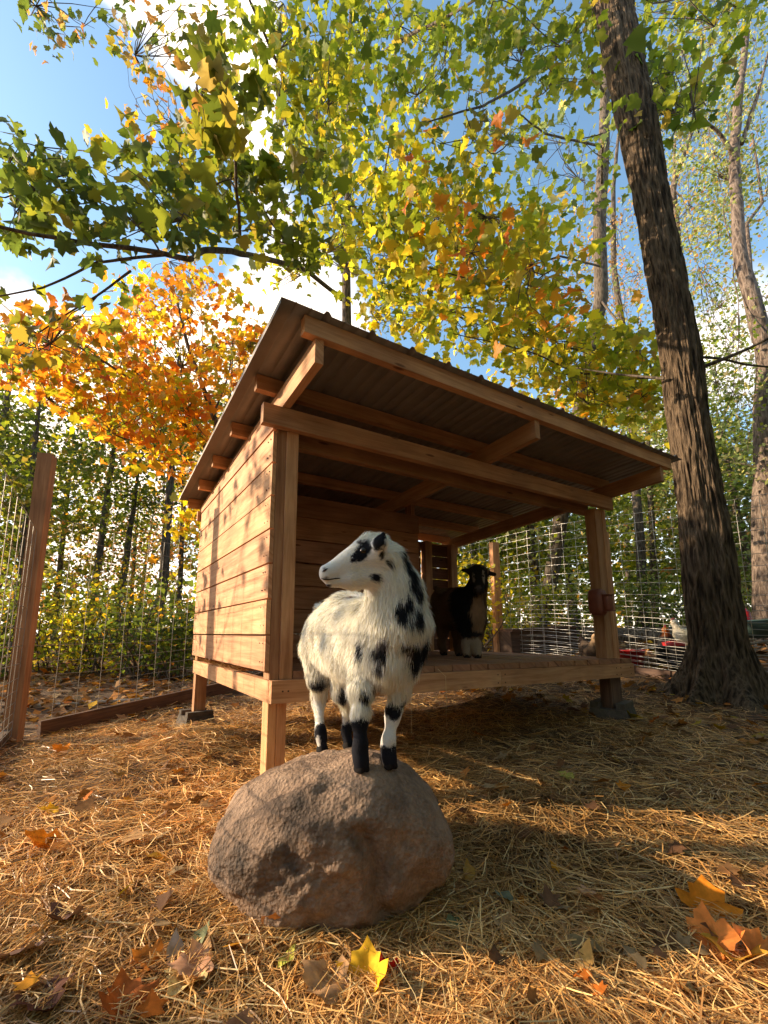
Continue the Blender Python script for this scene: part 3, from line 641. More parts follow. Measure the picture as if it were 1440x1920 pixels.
spots = [(678, 1036, 15, 17, None), (668, 1046, 11, 9, None), (686, 1026, 12, 13, None), (674, 1017, 5, 5, GRY), (662, 1051, 6, 6, None),
 (711, 1013, 14, 19, None), (717, 1003, 11, 10, None), (719, 1030, 3, 8, (.6, .55, .5)), (706, 1028, 7, 5, None), (716, 1042, 5, 9, None), (703, 1082, 10, 8, None), (684, 1107, 8, 7, BRN), (729, 1053, 7, 6, None),
 (754, 1036, 6, 14, None), (763, 1058, 8, 20, None), (774, 1084, 9, 22, None), (785, 1107, 9, 18, None), (753, 1143, 12, 22, None), (767, 1125, 7, 16, None), (784, 1150, 10, 22, None), (770, 1160, 5, 9, GRY),
 (677, 1210, 9, 17, None), (714, 1218, 13, 15, None), (717, 1196, 11, 12, (.12, .10, .11)), (711, 1245, 10, 10, GRY), (762, 1203, 13, 9, None), (782, 1222, 13, 30, None), (797, 1212, 9, 34, None), (790, 1250, 14, 20, None), (786, 1265, 14, 13, GRY), (770, 1224, 8, 10, GRY),
 (598, 1277, 18, 9, None), (582, 1280, 8, 8, None), (641, 1303, 10, 14, None), (683, 1299, 9, 12, None), (757, 1314, 9, 10, None), (738, 1334, 16, 16, None), (706, 1283, 14, 6, BRN),
 (676, 1370, 27, 24, None), (676, 1400, 29, 32, None), (676, 1432, 30, 22, None), (728, 1414, 25, 14, None), (729, 1432, 26, 18, None), (605, 1374, 17, 16, None), (604, 1396, 20, 18, None), (596, 1392, 3.5, 12, (.6, .56, .52)), (655, 1374, 22, 18, None), (655, 1394, 22, 16, None),
 (607, 1068, 4, 2.5, (.03, .02, .025)), (608, 1093, 6.5, 4.5, (.05, .045, .06)), (614, 1099, 7, 4, (.07, .06, .07)), (618, 1084, 11, 1.0, (.08, .06, .06)), (658, 1120, 9, 3, BRN)]
def basew(p): return WHITE*(1+.07*vn(p*9, 3))[:, None]+np.zeros_like(p)
gb, bvg = animal('body', g1_, segs, spotfn(spots, basew, BLK), 190000, k=115, voxel=.0058, hw=.00085, seed=2)
def surf(bvh, x, y):
    d = Vector(P(x, y, 1)-CAM).normalized(); h = bvh.ray_cast(Vector(CAM), d); return (np.array(h[0]), np.array(h[1])) if h[0] else (None, None)
def ball(name, c, r, mat, par, sc=(1, 1, 1), sub=3):
    V, F = ico(sub); return nmesh(name, np.array(c)+V*r*np.array(sc), F, mat, par, smooth=True)
h, n = surf(bvg, 681, 1032)
if h is not None: ball('eye', h-n*.0050, .0112, M_eye, gb)
def facetube(bvh, pts, rad, name, mat, par):
    q = [];
    for x_, y_ in pts:
        h, n = surf(bvh, x_, y_)
        if h is not None: q.append(h+n*.0012)
    if len(q) > 2: m = MB(); m.tube(np.array(q), rad, 6, (1, 1, 1)); m.build(name, mat, par, True)
facetube(bvg, [(603, 1084), (608, 1086), (614, 1086.5), (620, 1086), (627, 1085), (634, 1084.5), (638, 1084)], [.001, .0022, .0024, .002, .0016, .0013, .0008], 'mouth', M_eye, gb)
facetube(bvg, [(605, 1072), (608, 1070), (611, 1068), (614, 1066)], [.0015, .0032, .003, .001], 'nostril', M_eye, gb)
def hoof(c, fwd, par, s=1.):
    f = np.array([fwd[0], fwd[1], 0]); f /= np.linalg.norm(f); sd = np.array([-f[1], f[0], 0])
    for sg in (-1, 1):
        V, F = ico(3); V = V.copy(); z = V[:, 2]; k = 1-.30*np.clip(z, -.5, 1)
        q = c+np.outer(V[:, 0]*k*.0098*s, sd)+np.outer(V[:, 1]*k*.0205*s, f)+np.outer(np.clip(z, -.7, 1)*.019*s, [0, 0, 1])+sd*sg*.0105*s+f*.0045*s+np.array([0, 0, .0125*s])
        nmesh('hoof', q, F, M_hoof, par, smooth=True)
for i in range(4):
    hoof(zz(i, .0), -back, gb)

# dark goat on the deck
def GD(x, y, D): return P(x, y, D)
dk0 = GD(885, 1228, 3.62); g2_ = empty('goat', (dk0[0], dk0[1], .62), 'dark brown and black goat with a tan chest standing on the shelter deck', 'goat')
zd = DT+.040
def dz(x, D, h=0): p = P(x, 1228, D); return np.array([p[0], p[1], zd+h])
TAN = np.array([.42, .26, .16]); BR2 = np.array([.15, .085, .052]); CREAM = np.array([.40, .29, .21])
bk2 = P(822, 1130, 3.95)-P(885, 1140, 3.65); bk2 /= np.linalg.norm(bk2)
seg2 = [
 (GD(872, 1133, 3.72), GD(835, 1130, 3.98), .135, .13, .03, .15, bk2), (GD(872, 1155, 3.70), GD(840, 1150, 3.95), .13, .12, .03, .15, bk2),
 (GD(880, 1140, 3.64), GD(872, 1133, 3.72), .12, .135, .035, .15, DOWN), (GD(888, 1160, 3.60), GD(880, 1165, 3.66), .09, .10, .04, .15, DOWN),
 (GD(896, 1098, 3.56), GD(884, 1128, 3.62), .075, .11, .035, .15, DOWN), (GD(897, 1072, 3.52), GD(897, 1084, 3.50), .062, .056, .01, .2, DOWN),
 (GD(897, 1084, 3.50), GD(897, 1107, 3.42), .054, .034, .006, .2, DOWN), (GD(896, 1106, 3.44), GD(896, 1118, 3.46), .022, .008, .03, .1, DOWN),
 (GD(910, 1073, 3.52), GD(927, 1077, 3.55), .018, .016, .006, .1, None), (GD(884, 1071, 3.52), GD(868, 1069, 3.55), .018, .014, .006, .1, None),
 (GD(877, 1165, 3.64), GD(874, 1190, 3.62), .062, .045, .02, .1, DOWN), (GD(874, 1190, 3.62), dz(875, 3.60, .09), .042, .028, .01, .1, DOWN), (dz(875, 3.60, .09), dz(875, 3.59, .026), .029, .034, .006, .1, DOWN),
 (GD(898, 1165, 3.62), GD(894, 1190, 3.60), .058, .043, .02, .1, DOWN), (GD(894, 1190, 3.60), dz(894, 3.56, .09), .042, .028, .01, .1, DOWN), (dz(894, 3.56, .09), dz(895, 3.54, .026), .029, .034, .006, .1, DOWN),
 (GD(832, 1150, 4.0), GD(830, 1178, 4.02), .085, .055, .02, .1, DOWN), (GD(830, 1178, 4.02), dz(828, 4.05, .10), .045, .029, .01, .1, DOWN), (dz(828, 4.05, .10), dz(832, 4.02, .026), .029, .034, .006, .1, DOWN),
 (GD(858, 1160, 3.95), GD(858, 1185, 3.92), .07, .05, .02, .1, DOWN), (GD(858, 1185, 3.92), dz(858, 3.92, .10), .04, .029, .01, .1, DOWN), (dz(858, 3.92, .10), dz(860, 3.88, .026), .029, .034, .006, .1, DOWN),
 (GD(822, 1120, 4.08), GD(818, 1104, 4.14), .035, .02, .03, .1, None)]
sp2 = [(897, 1085, 26, 30, (.02, .016, .014)), (925, 1077, 14, 8, (.03, .02, .018)), (868, 1070, 14, 8, (.03, .02, .018)), (868, 1125, 22, 34, (.012, .011, .013)), (872, 1160, 17, 30, (.012, .011, .013)), (876, 1185, 10, 12, (.012, .011, .013)),
 (897, 1145, 15, 30, TAN), (898, 1172, 12, 12, TAN), (894, 1188, 12, 7, (.03, .02, .02)), (876, 1212, 14, 16, CREAM), (895, 1212, 14, 16, CREAM), (907, 1081, 2.6, 13, (.34, .26, .2)), (888, 1083, 2.0, 10, (.26, .2, .15)), (897, 1101, 6, 4, (.10, .07, .06)), (897, 1108, 5, 4, (.05, .035, .03)), (832, 1105, 12, 14, (.22, .15, .1))]
gb2, bvd = animal('body', g2_, seg2, spotfn(sp2, lambda p: BR2*(1+.4*vn(p*8, 8))[:, None]+np.zeros_like(p), BLK, noise=.3), 45000, k=60, voxel=.012, hw=.0017, seed=5)
for (ex, ey) in ((889, 1080), (906, 1080)):
    h, n = surf(bvd, ex, ey)
    if h is not None: ball('eye', h-n*.004, .010, M_eye, gb2)
for (hx, hD) in ((875, 3.58), (895, 3.53), (832, 4.01), (860, 3.87)): hoof(dz(hx, hD, 0), -bk2, gb2, 1.15)

# ------------------------------------------------------------ hens, tubs and logs in the yard
def yard(x, y, D=None):                # ground point under pixel by marching
    d = P(x, y, 1)-CAM
    for t in np.arange(3.5, 30, .03):
        p = CAM+d*t
        if p[2] <= float(gz(p[0], p[1])): return p
    return CAM+d*9
def hen(loc, head_dir, scale, body, neck, label, grp=None, tailc=None):
    loc = np.array(loc); f = np.array([math.cos(head_dir), math.sin(head_dir), 0]); up = np.array([0, 0, 1.]); s = scale
    e = empty('hen', loc, label, 'hen', grp)
    def q(a, z, l=0): return loc+f*a*s+up*z*s+np.array([-f[1], f[0], 0])*l*s
    sg = [(q(.04, .22), q(-.08, .23), .095*s, .085*s, .02, .2, -f), (q(.02, .19), q(-.05, .2), .09*s, .08*s, .02, .2, -f), (q(-.10, .26), q(-.19, .36), .055*s, .03*s, .03, .3, -f+up), (q(.08, .27), q(.12, .37), .055*s, .032*s, .015, .2, DOWN), (q(.12, .385), q(.14, .39), .03*s, .026*s, .006, .2, -f)]
    def cf(b):
        def g(p):
            t = np.clip(((p-loc)@up/s-.28)/.06, 0, 1)[:, None]*np.clip(((p-loc)@f/s)/.04, 0, 1)[:, None]; c = np.array(body)*(1-t)+np.array(neck)*t
            if tailc is not None: u = np.clip((-.1-(p-loc)@f/s)/.04, 0, 1)[:, None]; c = c*(1-u)+np.array(tailc)*u
            return c*(1+.25*vn(p*40, 2))[:, None]
        return g
    bb, _ = animal('body', e, sg, cf, 2500, k=60/s, voxel=.012, hw=.004, seed=9)
    m = MB(); c = q(.145, .415)
    m.tube([c-f*.03*s, c-f*.012*s+up*.022*s, c+up*.012*s, c+f*.016*s], [.008*s, .011*s, .012*s, .005*s], 6); m.build('comb', M_redp, bb)
    m = MB(); m.tube([q(.135, .37), q(.14, .335)], [.011*s, .006*s], 5); m.build('wattle', M_redp, bb)
    m = MB(); m.tube([q(.16, .39), q(.195, .38)], [.011*s, .001*s], 5, (.6, .4, .1)); m.build('beak', M_straw, bb)
    for l in (-.035, .035):
        m = MB(); m.tube([q(0, .14, l), q(-.005, .05, l), q(.0, .005, l)], .008*s, 5, (.5, .33, .1))
        for a in (-.5, 0, .5): m.tube([q(0, .008, l), q(.05*math.cos(a), .005, l+.05*math.sin(a))], .005*s, 4, (.5, .33, .1))
        m.build('leg', M_straw, bb)
    return e
def onground(x, y, Dh):               # distance Dh, feet dropped onto the yard
    p = P(x, y, Dh); p[2] = float(gz(p[0], p[1])); return p
CH = 'hens scratching in the yard'
hen(onground(1286, 1190, 6.3), 2.6, 1.15, (.75, .68, .55), (.78, .7, .58), 'white hen partly hidden by the left side of the big trunk', CH, (.7, .6, .5))
hen(onground(1250, 1205, 6.0), 3.6, 1.0, (.03, .028, .03), (.42, .14, .04), 'black hen with an orange neck just left of the white hen', CH, (.02, .02, .025))
hen(onground(1108, 1222, 5.7), 4.2, 1.1, (.10, .07, .05), (.45, .3, .18), 'speckled brown hen behind the right end of the deck', CH, (.05, .035, .03))
V, F = lathe([(.001, .0), (.10, 0), (.125, .005), (.15, .24), (.165, .245), (.165, .262), (.148, .262), (.12, .03), (.001, .03)], 40, (0, 0, 0))
bp = onground(1182, 1240, 5.9); bk = empty('bucket', bp, 'bright red plastic bucket on the ground just right of the front right post', 'bucket')
nmesh('shell', V*np.array([1.15, 1.15, .82])+bp, F, M_redp, bk, smooth=True)
m = MB(); a = np.linspace(0, math.pi, 14); m.tube(np.stack([bp[0]+.19*np.cos(a), bp[1]+.0*a-.02, bp[2]+.20-.10*np.sin(a)*.4], -1), .004, 5); m.build('handle', M_wire, bk)
tp = onground(1275, 1245, 5.7); tb = empty('tub', tp, 'low black rubber tub at the left foot of the big trunk', 'tub')
V, F = lathe([(.001, .0), (.20, 0), (.235, .02), (.26, .25), (.28, .255), (.28, .275), (.25, .275), (.21, .03), (.001, .03)], 44, tp); nmesh('shell', V, F, M_blkr, tb, smooth=True)
V, F = lathe([(.001, .0), (.10, 0), (.12, .03), (.13, .08), (.02, .10), (.001, .1)], 30, tp+np.array([-.03, .03, .235])); tag(nmesh('scoop', V, F, M_redp, smooth=True), 'red plastic scoop resting in the black tub', 'scoop')
rp = onground(1402, 1205, 7.2); rf = empty('poultry_feeder', rp, 'red poultry feeder in the yard right of the big trunk', 'feeder')
V, F = lathe([(.001, .0), (.16, 0), (.17, .06), (.16, .065), (.10, .05), (.09, .30), (.03, .38), (.001, .385)], 30, rp+np.array([0, 0, .25])); nmesh('shell', V, F, M_redp, rf, smooth=True)
for a in (0, 2.1, 4.2): m = MB(); m.tube([rp+np.array([.1*math.cos(a), .1*math.sin(a), .26]), rp+np.array([.15*math.cos(a), .15*math.sin(a), 0])], .012, 6); m.build('leg', M_wire_d, rf)
wp = onground(1432, 1225, 6.2); wb = empty('wheelbarrow', wp, 'dark green wheelbarrow standing at the right edge beyond the fence', 'wheelbarrow')
m = MB(); z = wp[2]
tr = [(-.30, -.42, .46), (.30, -.42, .46), (.30, .42, .52), (-.30, .42, .52)]; bt = [(-.17, -.20, .24), (.17, -.20, .24), (.17, .25, .26), (-.17, .25, .26)]
def wq(p): return wp+RIGHT*p[1]*1.0+FW*p[0]+np.array([0, 0, p[2]])
Vv = [wq(p) for p in bt]+[wq(p) for p in tr]+[wq((p[0]*.9, p[1]*.94, p[2])) for p in tr]+[wq((p[0]*.9, p[1]*.9, p[2]+.02)) for p in bt]
Ff = [[0, 3, 2, 1], [0, 1, 5, 4], [1, 2, 6, 5], [2, 3, 7, 6], [3, 0, 4, 7], [4, 5, 9, 8], [5, 6, 10, 9], [6, 7, 11, 10], [7, 4, 8, 11], [8, 9, 13, 12], [9, 10, 14, 13], [10, 11, 15, 14], [11, 8, 12, 15], [12, 13, 14, 15]]
nmesh('tray', Vv, np.array(Ff), M_grnp, wb)
for sg in (-1, 1):
    m = MB(); m.tube([wq((sg*.12, -.42, .15)), wq((sg*.2, .1, .22)), wq((sg*.27, .75, .52))], .016, 8); m.build('handle', M_wire_d, wb)
    m = MB(); m.tube([wq((sg*.2, .2, .24)), wq((sg*.2, .3, .0))], .014, 6); m.build('leg', M_wire_d, wb)
a = np.linspace(0, 2*math.pi, 25); m = MB(); m.tube([wq((0, -.46+.15*math.cos(t), .19+.15*math.sin(t))) for t in a], .04, 8); m.build('wheel', M_blkr, wb, True)
def log(name, a, b, r, label, cat, mat=M_barks):
    a = np.array(a); b = np.array(b); m = MB(); pts = [a+(b-a)*t+np.array([0, 0, .01*math.sin(t*9)]) for t in np.linspace(0, 1, 10)]; m.tube(pts, [r*(1-.12*t) for t in np.linspace(0, 1, 10)], 16); return tag(m.build(name, mat, smooth=False), label, cat)
a_, b_ = onground(1150, 1180, 8.0), onground(1275, 1185, 7.6); a_[2] += .13; b_[2] += .13
log('log', a_-(b_-a_)*.5, b_+(b_-a_)*.3, .17, 'brown fallen log edging the far side of the chicken yard', 'log')
a_, b_ = onground(940, 1195, 7.2), onground(1060, 1180, 7.6)
bb_ = MB(); bb_.beam(a_+np.array([0, 0, .2]), b_+np.array([0, 0, .2]), .5, .42, tint=(.7, .7, .7)); bb_.beam(a_+np.array([0, 0, .43]), b_+np.array([0, 0, .43]), .56, .04, tint=(1, .9, .9)); tag(bb_.build('crate', M_old), 'dark timber crate behind the wire beside the sunlit post', 'crate')
bg_ = onground(1240, 1212, 6.6); gx_ = np.linspace(-.3, .3, 22); X_, Y_ = np.meshgrid(gx_, gx_*.6, indexing='ij'); Z_ = .03+.05*fbm(np.stack([X_*5, Y_*6, X_*0], -1), 3, 4)+.02
ii = np.arange(22*22).reshape(22, 22); Vt = np.stack([bg_[0]+X_, bg_[1]+Y_, bg_[2]+Z_], -1).reshape(-1, 3); Ft = np.stack([ii[:-1, :-1], ii[1:, :-1], ii[1:, 1:], ii[:-1, 1:]], -1).reshape(-1, 4)
tag(nmesh('feed_bag', np.concatenate([Vt, Vt-[0, 0, .012]]), [Ft, Ft[:, ::-1]+484], M_paper), 'crumpled pale feed bag on the ground left of the hens', 'bag')
# loose hay hanging from the deck edge
def stem(pts, r=.0011): m = MB(); m.tube(pts, r, 4, (.8, .62, .34)); return m
a0 = np.array([.93, -.045, DT+.0]);
tag(stem([(1.0, -.042, DT+.02), (1.045, -.055, DT-.02), (1.05, -.05, DT-.12), (1.045, -.05, DT-.30)]).build('straw_stem', M_straw), 'long thin straw stem hanging from the front edge of the deck', 'straw')
tag(stem([(.80, -.042, DT-.1), (.80, -.05, DT-.2), (.795, -.05, DT-.31)]).build('straw_stem', M_straw), 'short thin straw stem hanging beside the goat under the deck', 'straw')

# ------------------------------------------------------------ foliage
def rot_frames(n, r, hang=.6, spread=1.0):
    """random leaf frames: tip direction t, normal m, side s"""
    t = r.normal(size=(n, 3)); t[:, 2] = t[:, 2]*.5-hang; t /= np.linalg.norm(t, axis=1)[:, None]
    m = r.normal(size=(n, 3))*spread; m[:, 2] += .8; m -= (m*t).sum(1)[:, None]*t; m /= np.maximum(1e-6, np.linalg.norm(m, axis=1))[:, None]
    return t, m, np.cross(t, m)
_o = [(0, 0), (.20, -.08), (.44, .0), (.42, .14), (.56, .20), (.66, .46), (.48, .48), (.33, .50), (.36, .70), (.20, .76), (0, 1.02)]
MAPLE = np.array(_o+[(-x, y) for x, y in _o[-2:0:-1]]); MAPF = [[0]+[0]]
def tmpl(kind):
    if kind == 'maple':
        pts = np.vstack([MAPLE, [[0, .33]]]); n = len(MAPLE); F = np.array([[n, i, (i+1) % n] for i in range(n)]); return pts, F
    if kind == 'mid':
        pts = np.array([(0, 0), (.42, .02), (.30, .24), (.55, .46), (.24, .52), (0, 1), (-.24, .52), (-.55, .46), (-.30, .24), (-.42, .02)]); return pts, np.array([[0, 1, 2], [0, 2, 8], [2, 3, 4], [0, 8, 9], [8, 6, 7], [2, 4, 5], [2, 5, 8], [8, 5, 6]])
    if kind == 'oval': return np.array([(0, 0), (.2, .25), (.23, .55), (0, 1), (-.23, .55), (-.2, .25)]), np.array([[0, 1, 5], [1, 2, 4], [1, 4, 5], [2, 3, 4]])
    return np.array([(0, 0), (.42, .45), (0, 1), (-.42, .5)]), np.array([[0, 1, 2], [0, 2, 3]])
def leaves(name, pos, size, cols, kind, mat, parent, r, hang=.6, spread=1., droop=.25, fold=.18, aspect=1.):
    n = len(pos); pts, F = tmpl(kind); t, m, s = rot_frames(n, r, hang, spread); size = np.broadcast_to(size, (n,))[:, None, None]
    u, v = pts[:, 0]*aspect, pts[:, 1]; wv = np.abs(u)*fold*1.2-droop*v*v+.05*np.sin(u*9+v*5)
    dr = 1+.8*r.normal(size=(n, 1, 1))
    V = pos[:, None]+size*(u[None, :, None]*s[:, None]+v[None, :, None]*t[:, None]+wv[None, :, None]*m[:, None]*dr)
    k = len(pts); Fa = (np.arange(n)[:, None, None]*k+F[None]).reshape(-1, 3)
    c = np.repeat(cols, k, 0)
    return nmesh(name, V.reshape(-1, 3), Fa, mat, parent, c)
PAL = {
 'green': [(.11, .14, .018), (.15, .18, .02), (.20, .22, .022), (.075, .105, .018)],
 'lime': [(.25, .27, .03), (.32, .31, .035), (.18, .22, .025), (.38, .33, .035), (.42, .31, .035)],
 'dark': [(.07, .10, .025), (.09, .125, .03), (.11, .14, .03), (.06, .085, .03)],
 'olive': [(.13, .15, .025), (.18, .19, .03), (.20, .19, .03), (.10, .13, .025), (.24, .18, .04)],
 'orange': [(.55, .20, .02), (.58, .25, .02), (.52, .30, .025), (.50, .14, .02), (.50, .19, .03), (.36, .26, .03)],
 'gold': [(.50, .33, .02), (.42, .32, .02), (.30, .28, .02), (.56, .26, .03), (.22, .24, .02)],
 'yellow': [(.60, .46, .03), (.52, .42, .04), (.38, .36, .03)],
 'pale': [(.26, .30, .14), (.32, .32, .17), (.22, .27, .11), (.36, .29, .16), (.19, .24, .10)],
 'rust': [(.36, .18, .07), (.42, .25, .11), (.30, .22, .10), (.42, .17, .06)],
 'litter': [(.24, .12, .05), (.32, .17, .07), (.17, .085, .04), (.38, .22, .10), (.44, .19, .05), (.15, .075, .04), (.34, .23, .12)],
}
def pal(name, n, r, accent=None, pa=0):
    p = np.array(PAL[name]); c = p[r.integers(0, len(p), n)]*(.75+.5*r.random((n, 1)))
    if accent: q = np.array(PAL[accent]); k = r.random(n) < pa; c[k] = q[r.integers(0, len(q), k.sum())]
    return c
def curve(a, b, sag, r, n=7, wob=.06):
    a = np.asarray(a, float); b = np.asarray(b, float); t = np.linspace(0, 1, n)[:, None]; Ln = np.linalg.norm(b-a)
    o = r.normal(size=3)*wob*Ln; return a+(b-a)*t+np.sin(t*np.pi)*(o+np.array([0, 0, sag*Ln]))+np.sin(t*2*np.pi)*(r.normal(size=3)*wob*.5*Ln)
def limb_tree(name, loc, label, cat, grp, trunk, tr, barkm, sprays, r, n=14, extra=None):
    """trunk: polyline; sprays: dicts with centres (clusters), attach point, leaf look"""
    e = empty(name, loc, label, cat, grp); m = MB()
    if trunk is not None:
        tp = np.array(trunk, float); k = np.linspace(0, len(tp)-1, len(tp)*5); tpp = np.stack([np.interp(k, range(len(tp)), tp[:, i]) for i in range(3)], -1); rr_ = np.interp(k, range(len(tp)), tr)
        tpp[1:-1] += np.stack([.25*rr_[1:-1]*vn(tpp[1:-1]*1.3+9, 1), .25*rr_[1:-1]*vn(tpp[1:-1]*1.3, 2), 0*rr_[1:-1]], -1); m.tube(tpp, rr_, n)
    for ex in (extra or []): pts, r0, r1 = ex; pts = np.array(pts); k = np.linspace(0, len(pts)-1, len(pts)*4); pp = np.stack([np.interp(k, range(len(pts)), pts[:, i]) for i in range(3)], -1); m.tube(pp+.01*np.stack([vn(pp*4, 4), vn(pp*4, 5), vn(pp*4, 6)], -1), np.linspace(r0, r1, len(pp)), 7)
    PO = []; SZ = []; CO = []
    for s in sprays:
        C = s['c']
        if s.get('kind') == 'maple':
            v_ = C-CAM; X_ = PX+FPX*(v_@cR)/(v_@cF); Y_ = PY-FPX*(v_@cU)/(v_@cF)
            gap_ = ((X_-650)/48)**2+((Y_-545)/75)**2 < 1; gap_ |= ((X_-535)/62)**2+((Y_-560)/48)**2 < 1
            C = C[~gap_]
        at = np.asarray(s['at'], float)
        ctr = C.mean(0)
        g = max(1, len(C)//9); hubs = C[r.choice(len(C), g, replace=False)]
        if s.get('limb', .02) > 0:
            mid = at+(ctr-at)*.45+r.normal(size=3)*.1; lm = curve(at, mid, .05, r, 6); m.tube(lm, np.linspace(s.get('limb', .02), s.get('limb', .02)*.7, 6), 6)
            for h in hubs: m.tube(curve(mid, h, .06, r, 7), np.linspace(s.get('limb', .02)*.6, .005, 7), 5)
            for c in C:
                j = np.argmin(((hubs-c)**2).sum(1)); 
                if np.linalg.norm(hubs[j]-c) > .03: m.tube(curve(hubs[j], c, .03, r, 5, .1), np.linspace(.006, .002, 5), 4)
        k = int(s['n']*s.get('dens', 1.35)); sp = s['sp']
        off = r.normal(size=(len(C), k, 3))*np.array([sp, sp, sp*s.get('flat', .45)]); pos = (C[:, None]+off).reshape(-1, 3)
        PO.append(pos); SZ.append(s['size']*(.6+.65*r.random(len(pos)))); cc = pal(s['pal'], len(pos), r, s.get('acc'), s.get('pa', 0))
        CO.append(cc*(1+.25*vn(pos*1.2, 31))[:, None])
    if m.V: m.build('trunk', barkm, e, True)
    if PO:
        leaves('crown', np.concatenate(PO), np.concatenate(SZ), np.concatenate(CO), sprays[0].get('kind', 'maple'), sprays[0].get('mat', M_leaf), e, r, sprays[0].get('hang', .5), 1., .25, .18)
    return e
def rect(x0, y0, x1, y1, D0, D1, n, r):
    u = r.random((n, 3)); return np.array([P(x0+(x1-x0)*a, y0+(y1-y0)*b, D0+(D1-D0)*c) for a, b, c in u])
def poly(pts, D0, D1, n, r):           # n points inside an outline, between two distances
    pts = np.array(pts, float); lo, hi = pts.min(0), pts.max(0); out = []
    while len(out) < n:
        x, y = lo+(hi-lo)*r.random(2); ins = False; j = len(pts)-1
        for i in range(len(pts)):
            if (pts[i][1] > y) != (pts[j][1] > y) and x < (pts[j][0]-pts[i][0])*(y-pts[i][1])/(pts[j][1]-pts[i][1])+pts[i][0]: ins = not ins
            j = i
        if ins: out.append(P(x, y, D0+(D1-D0)*r.random()))
    return np.array(out)
r = np.random.default_rng(11)
# green maple behind the shelter, its limbs reaching over the camera
tb0 = np.array([2.62, 4.12, .35]); T1 = P(650, 450, 7.0); T2 = P(655, 150, 7.3)
TT = P(640, 560, 6.9)
br1 = [P(640, 560, 6.9), P(570, 503, 5.6), P(470, 478, 4.2), P(400, 468, 3.4), P(380, 470, 3.2), P(360, 488, 3.05), P(300, 474, 2.9), P(170, 456, 2.7), P(60, 440, 2.6), P(-40, 415, 2.5)]
br2 = [P(310, 478, 2.92), P(180, 492, 2.9), P(80, 540, 2.9), P(-30, 562, 2.9)]
br3 = [P(245, 508, 3.6), P(180, 555, 3.5), P(110, 600, 3.4), P(30, 655, 3.4)]
br4 = [P(452, 460, 3.8), P(448, 400, 3.2), P(440, 300, 2.7), P(430, 180, 2.4), P(415, 60, 2.2)]
br5 = [T1, P(600, 280, 5.6), P(520, 120, 4.4), P(460, -20, 3.6)]
br6 = [T2, P(740, 80, 5.8), P(860, 20, 4.6), P(950, -40, 4)]
br7 = [P(650, 500, 7), P(700, 420, 6.2), P(720, 330, 5.4), P(735, 240, 5)]
sp = []
def S_(pts, D0, D1, nc, at, k, spd, size, pl, acc=None, pa=0., limb=.012, flat=.45): sp.append(dict(c=poly(pts, D0, D1, nc, r), at=at, n=k, sp=spd, size=size, pal=pl, acc=acc, pa=pa, limb=limb, flat=flat, kind='maple'))
S_([(0, 280), (60, 270), (180, 300), (330, 350), (420, 400), (380, 470), (200, 480), (0, 470)], 2.5, 3.4, 42, P(300, 474, 2.9), 6, .11, .11, 'dark', 'olive', .35, .008)
S_([(0, 480), (180, 500), (280, 520), (200, 640), (0, 700)], 3.1, 3.8, 13, P(180, 555, 3.5), 5, .13, .105, 'olive', 'orange', .35, .007)
S_([(210, 290), (330, 230), (480, 240), (600, 320), (620, 470), (560, 480), (470, 470), (340, 440)], 3.0, 4.2, 52, P(448, 380, 3.2), 7, .14, .115, 'olive', 'green', .45, .009)
S_([(350, 60), (470, 60), (500, 200), (470, 260), (360, 250)], 1.9, 2.5, 13, P(435, 250, 2.6), 5, .09, .12, 'olive', 'rust', .12, .006)
S_([(200, 60), (330, 0), (420, 0), (420, 60), (330, 130), (260, 200), (230, 140)], 3.4, 4.6, 16, P(430, 30, 4), 5, .14, .10, 'olive', 'rust', .2, .006)
S_([(235, 120), (330, 130), (350, 250), (290, 240), (235, 220)], 4.2, 5, 12, P(340, 100, 4.6), 5, .12, .085, 'rust', 'orange', .6, .005)
S_([(20, 20), (100, 0), (300, 0), (200, 50), (130, 120), (70, 90)], 3.6, 4.5, 14, P(200, -20, 4), 5, .12, .085, 'dark', 'rust', .3, .005)
S_([(430, -10), (700, -20), (700, 160), (660, 330), (560, 330), (500, 200)], 3.6, 5.2, 85, P(600, 200, 5.2), 8, .19, .11, 'green', 'lime', .45, .016)
S_([(560, 250), (760, 200), (800, 400), (780, 520), (660, 560), (590, 520), (560, 380)], 4.6, 6.6, 95, P(670, 430, 6.2), 8, .22, .12, 'lime', 'green', .35, .018)
S_([(680, 20), (900, -10), (900, 120), (830, 200), (720, 220)], 4.6, 6.2, 58, P(740, 80, 5.8), 7, .24, .115, 'green', 'olive', .3, .016)
S_([(740, 250), (900, 300), (1000, 400), (1060, 520), (960, 600), (800, 560), (720, 480)], 4.2, 6.2, 115, P(760, 400, 5.8), 8, .2, .115, 'lime', 'gold', .12, .014)
S_([(590, 560), (640, 480), (760, 540), (1000, 600), (1200, 640), (1250, 800), (1180, 820), (950, 700), (760, 620)], 5.2, 8., 165, P(700, 520, 6.6), 9, .27, .12, 'lime', 'yellow', .15, .012)
S_([(470, 490), (560, 500), (600, 560), (500, 560), (440, 520)], 5.4, 6.2, 10, P(560, 505, 5.6), 5, .13, .10, 'lime', 'green', .2, .006)
limb_tree('maple_tree', tb0, 'straight slim maple with green and yellow leaves rising from behind the metal roof', 'tree', 'autumn trees around the pen', [tb0, P(650, 610, 7), T1, T2, P(660, -100, 7.6)], [.10, .085, .07, .055, .03], M_barks, sp, r,
    extra=[(br1, .035, .010), (br2, .012, .005), (br3, .012, .004), (br4, .016, .006), (br5, .03, .012), (br6, .03, .01), (br7, .02, .008)])
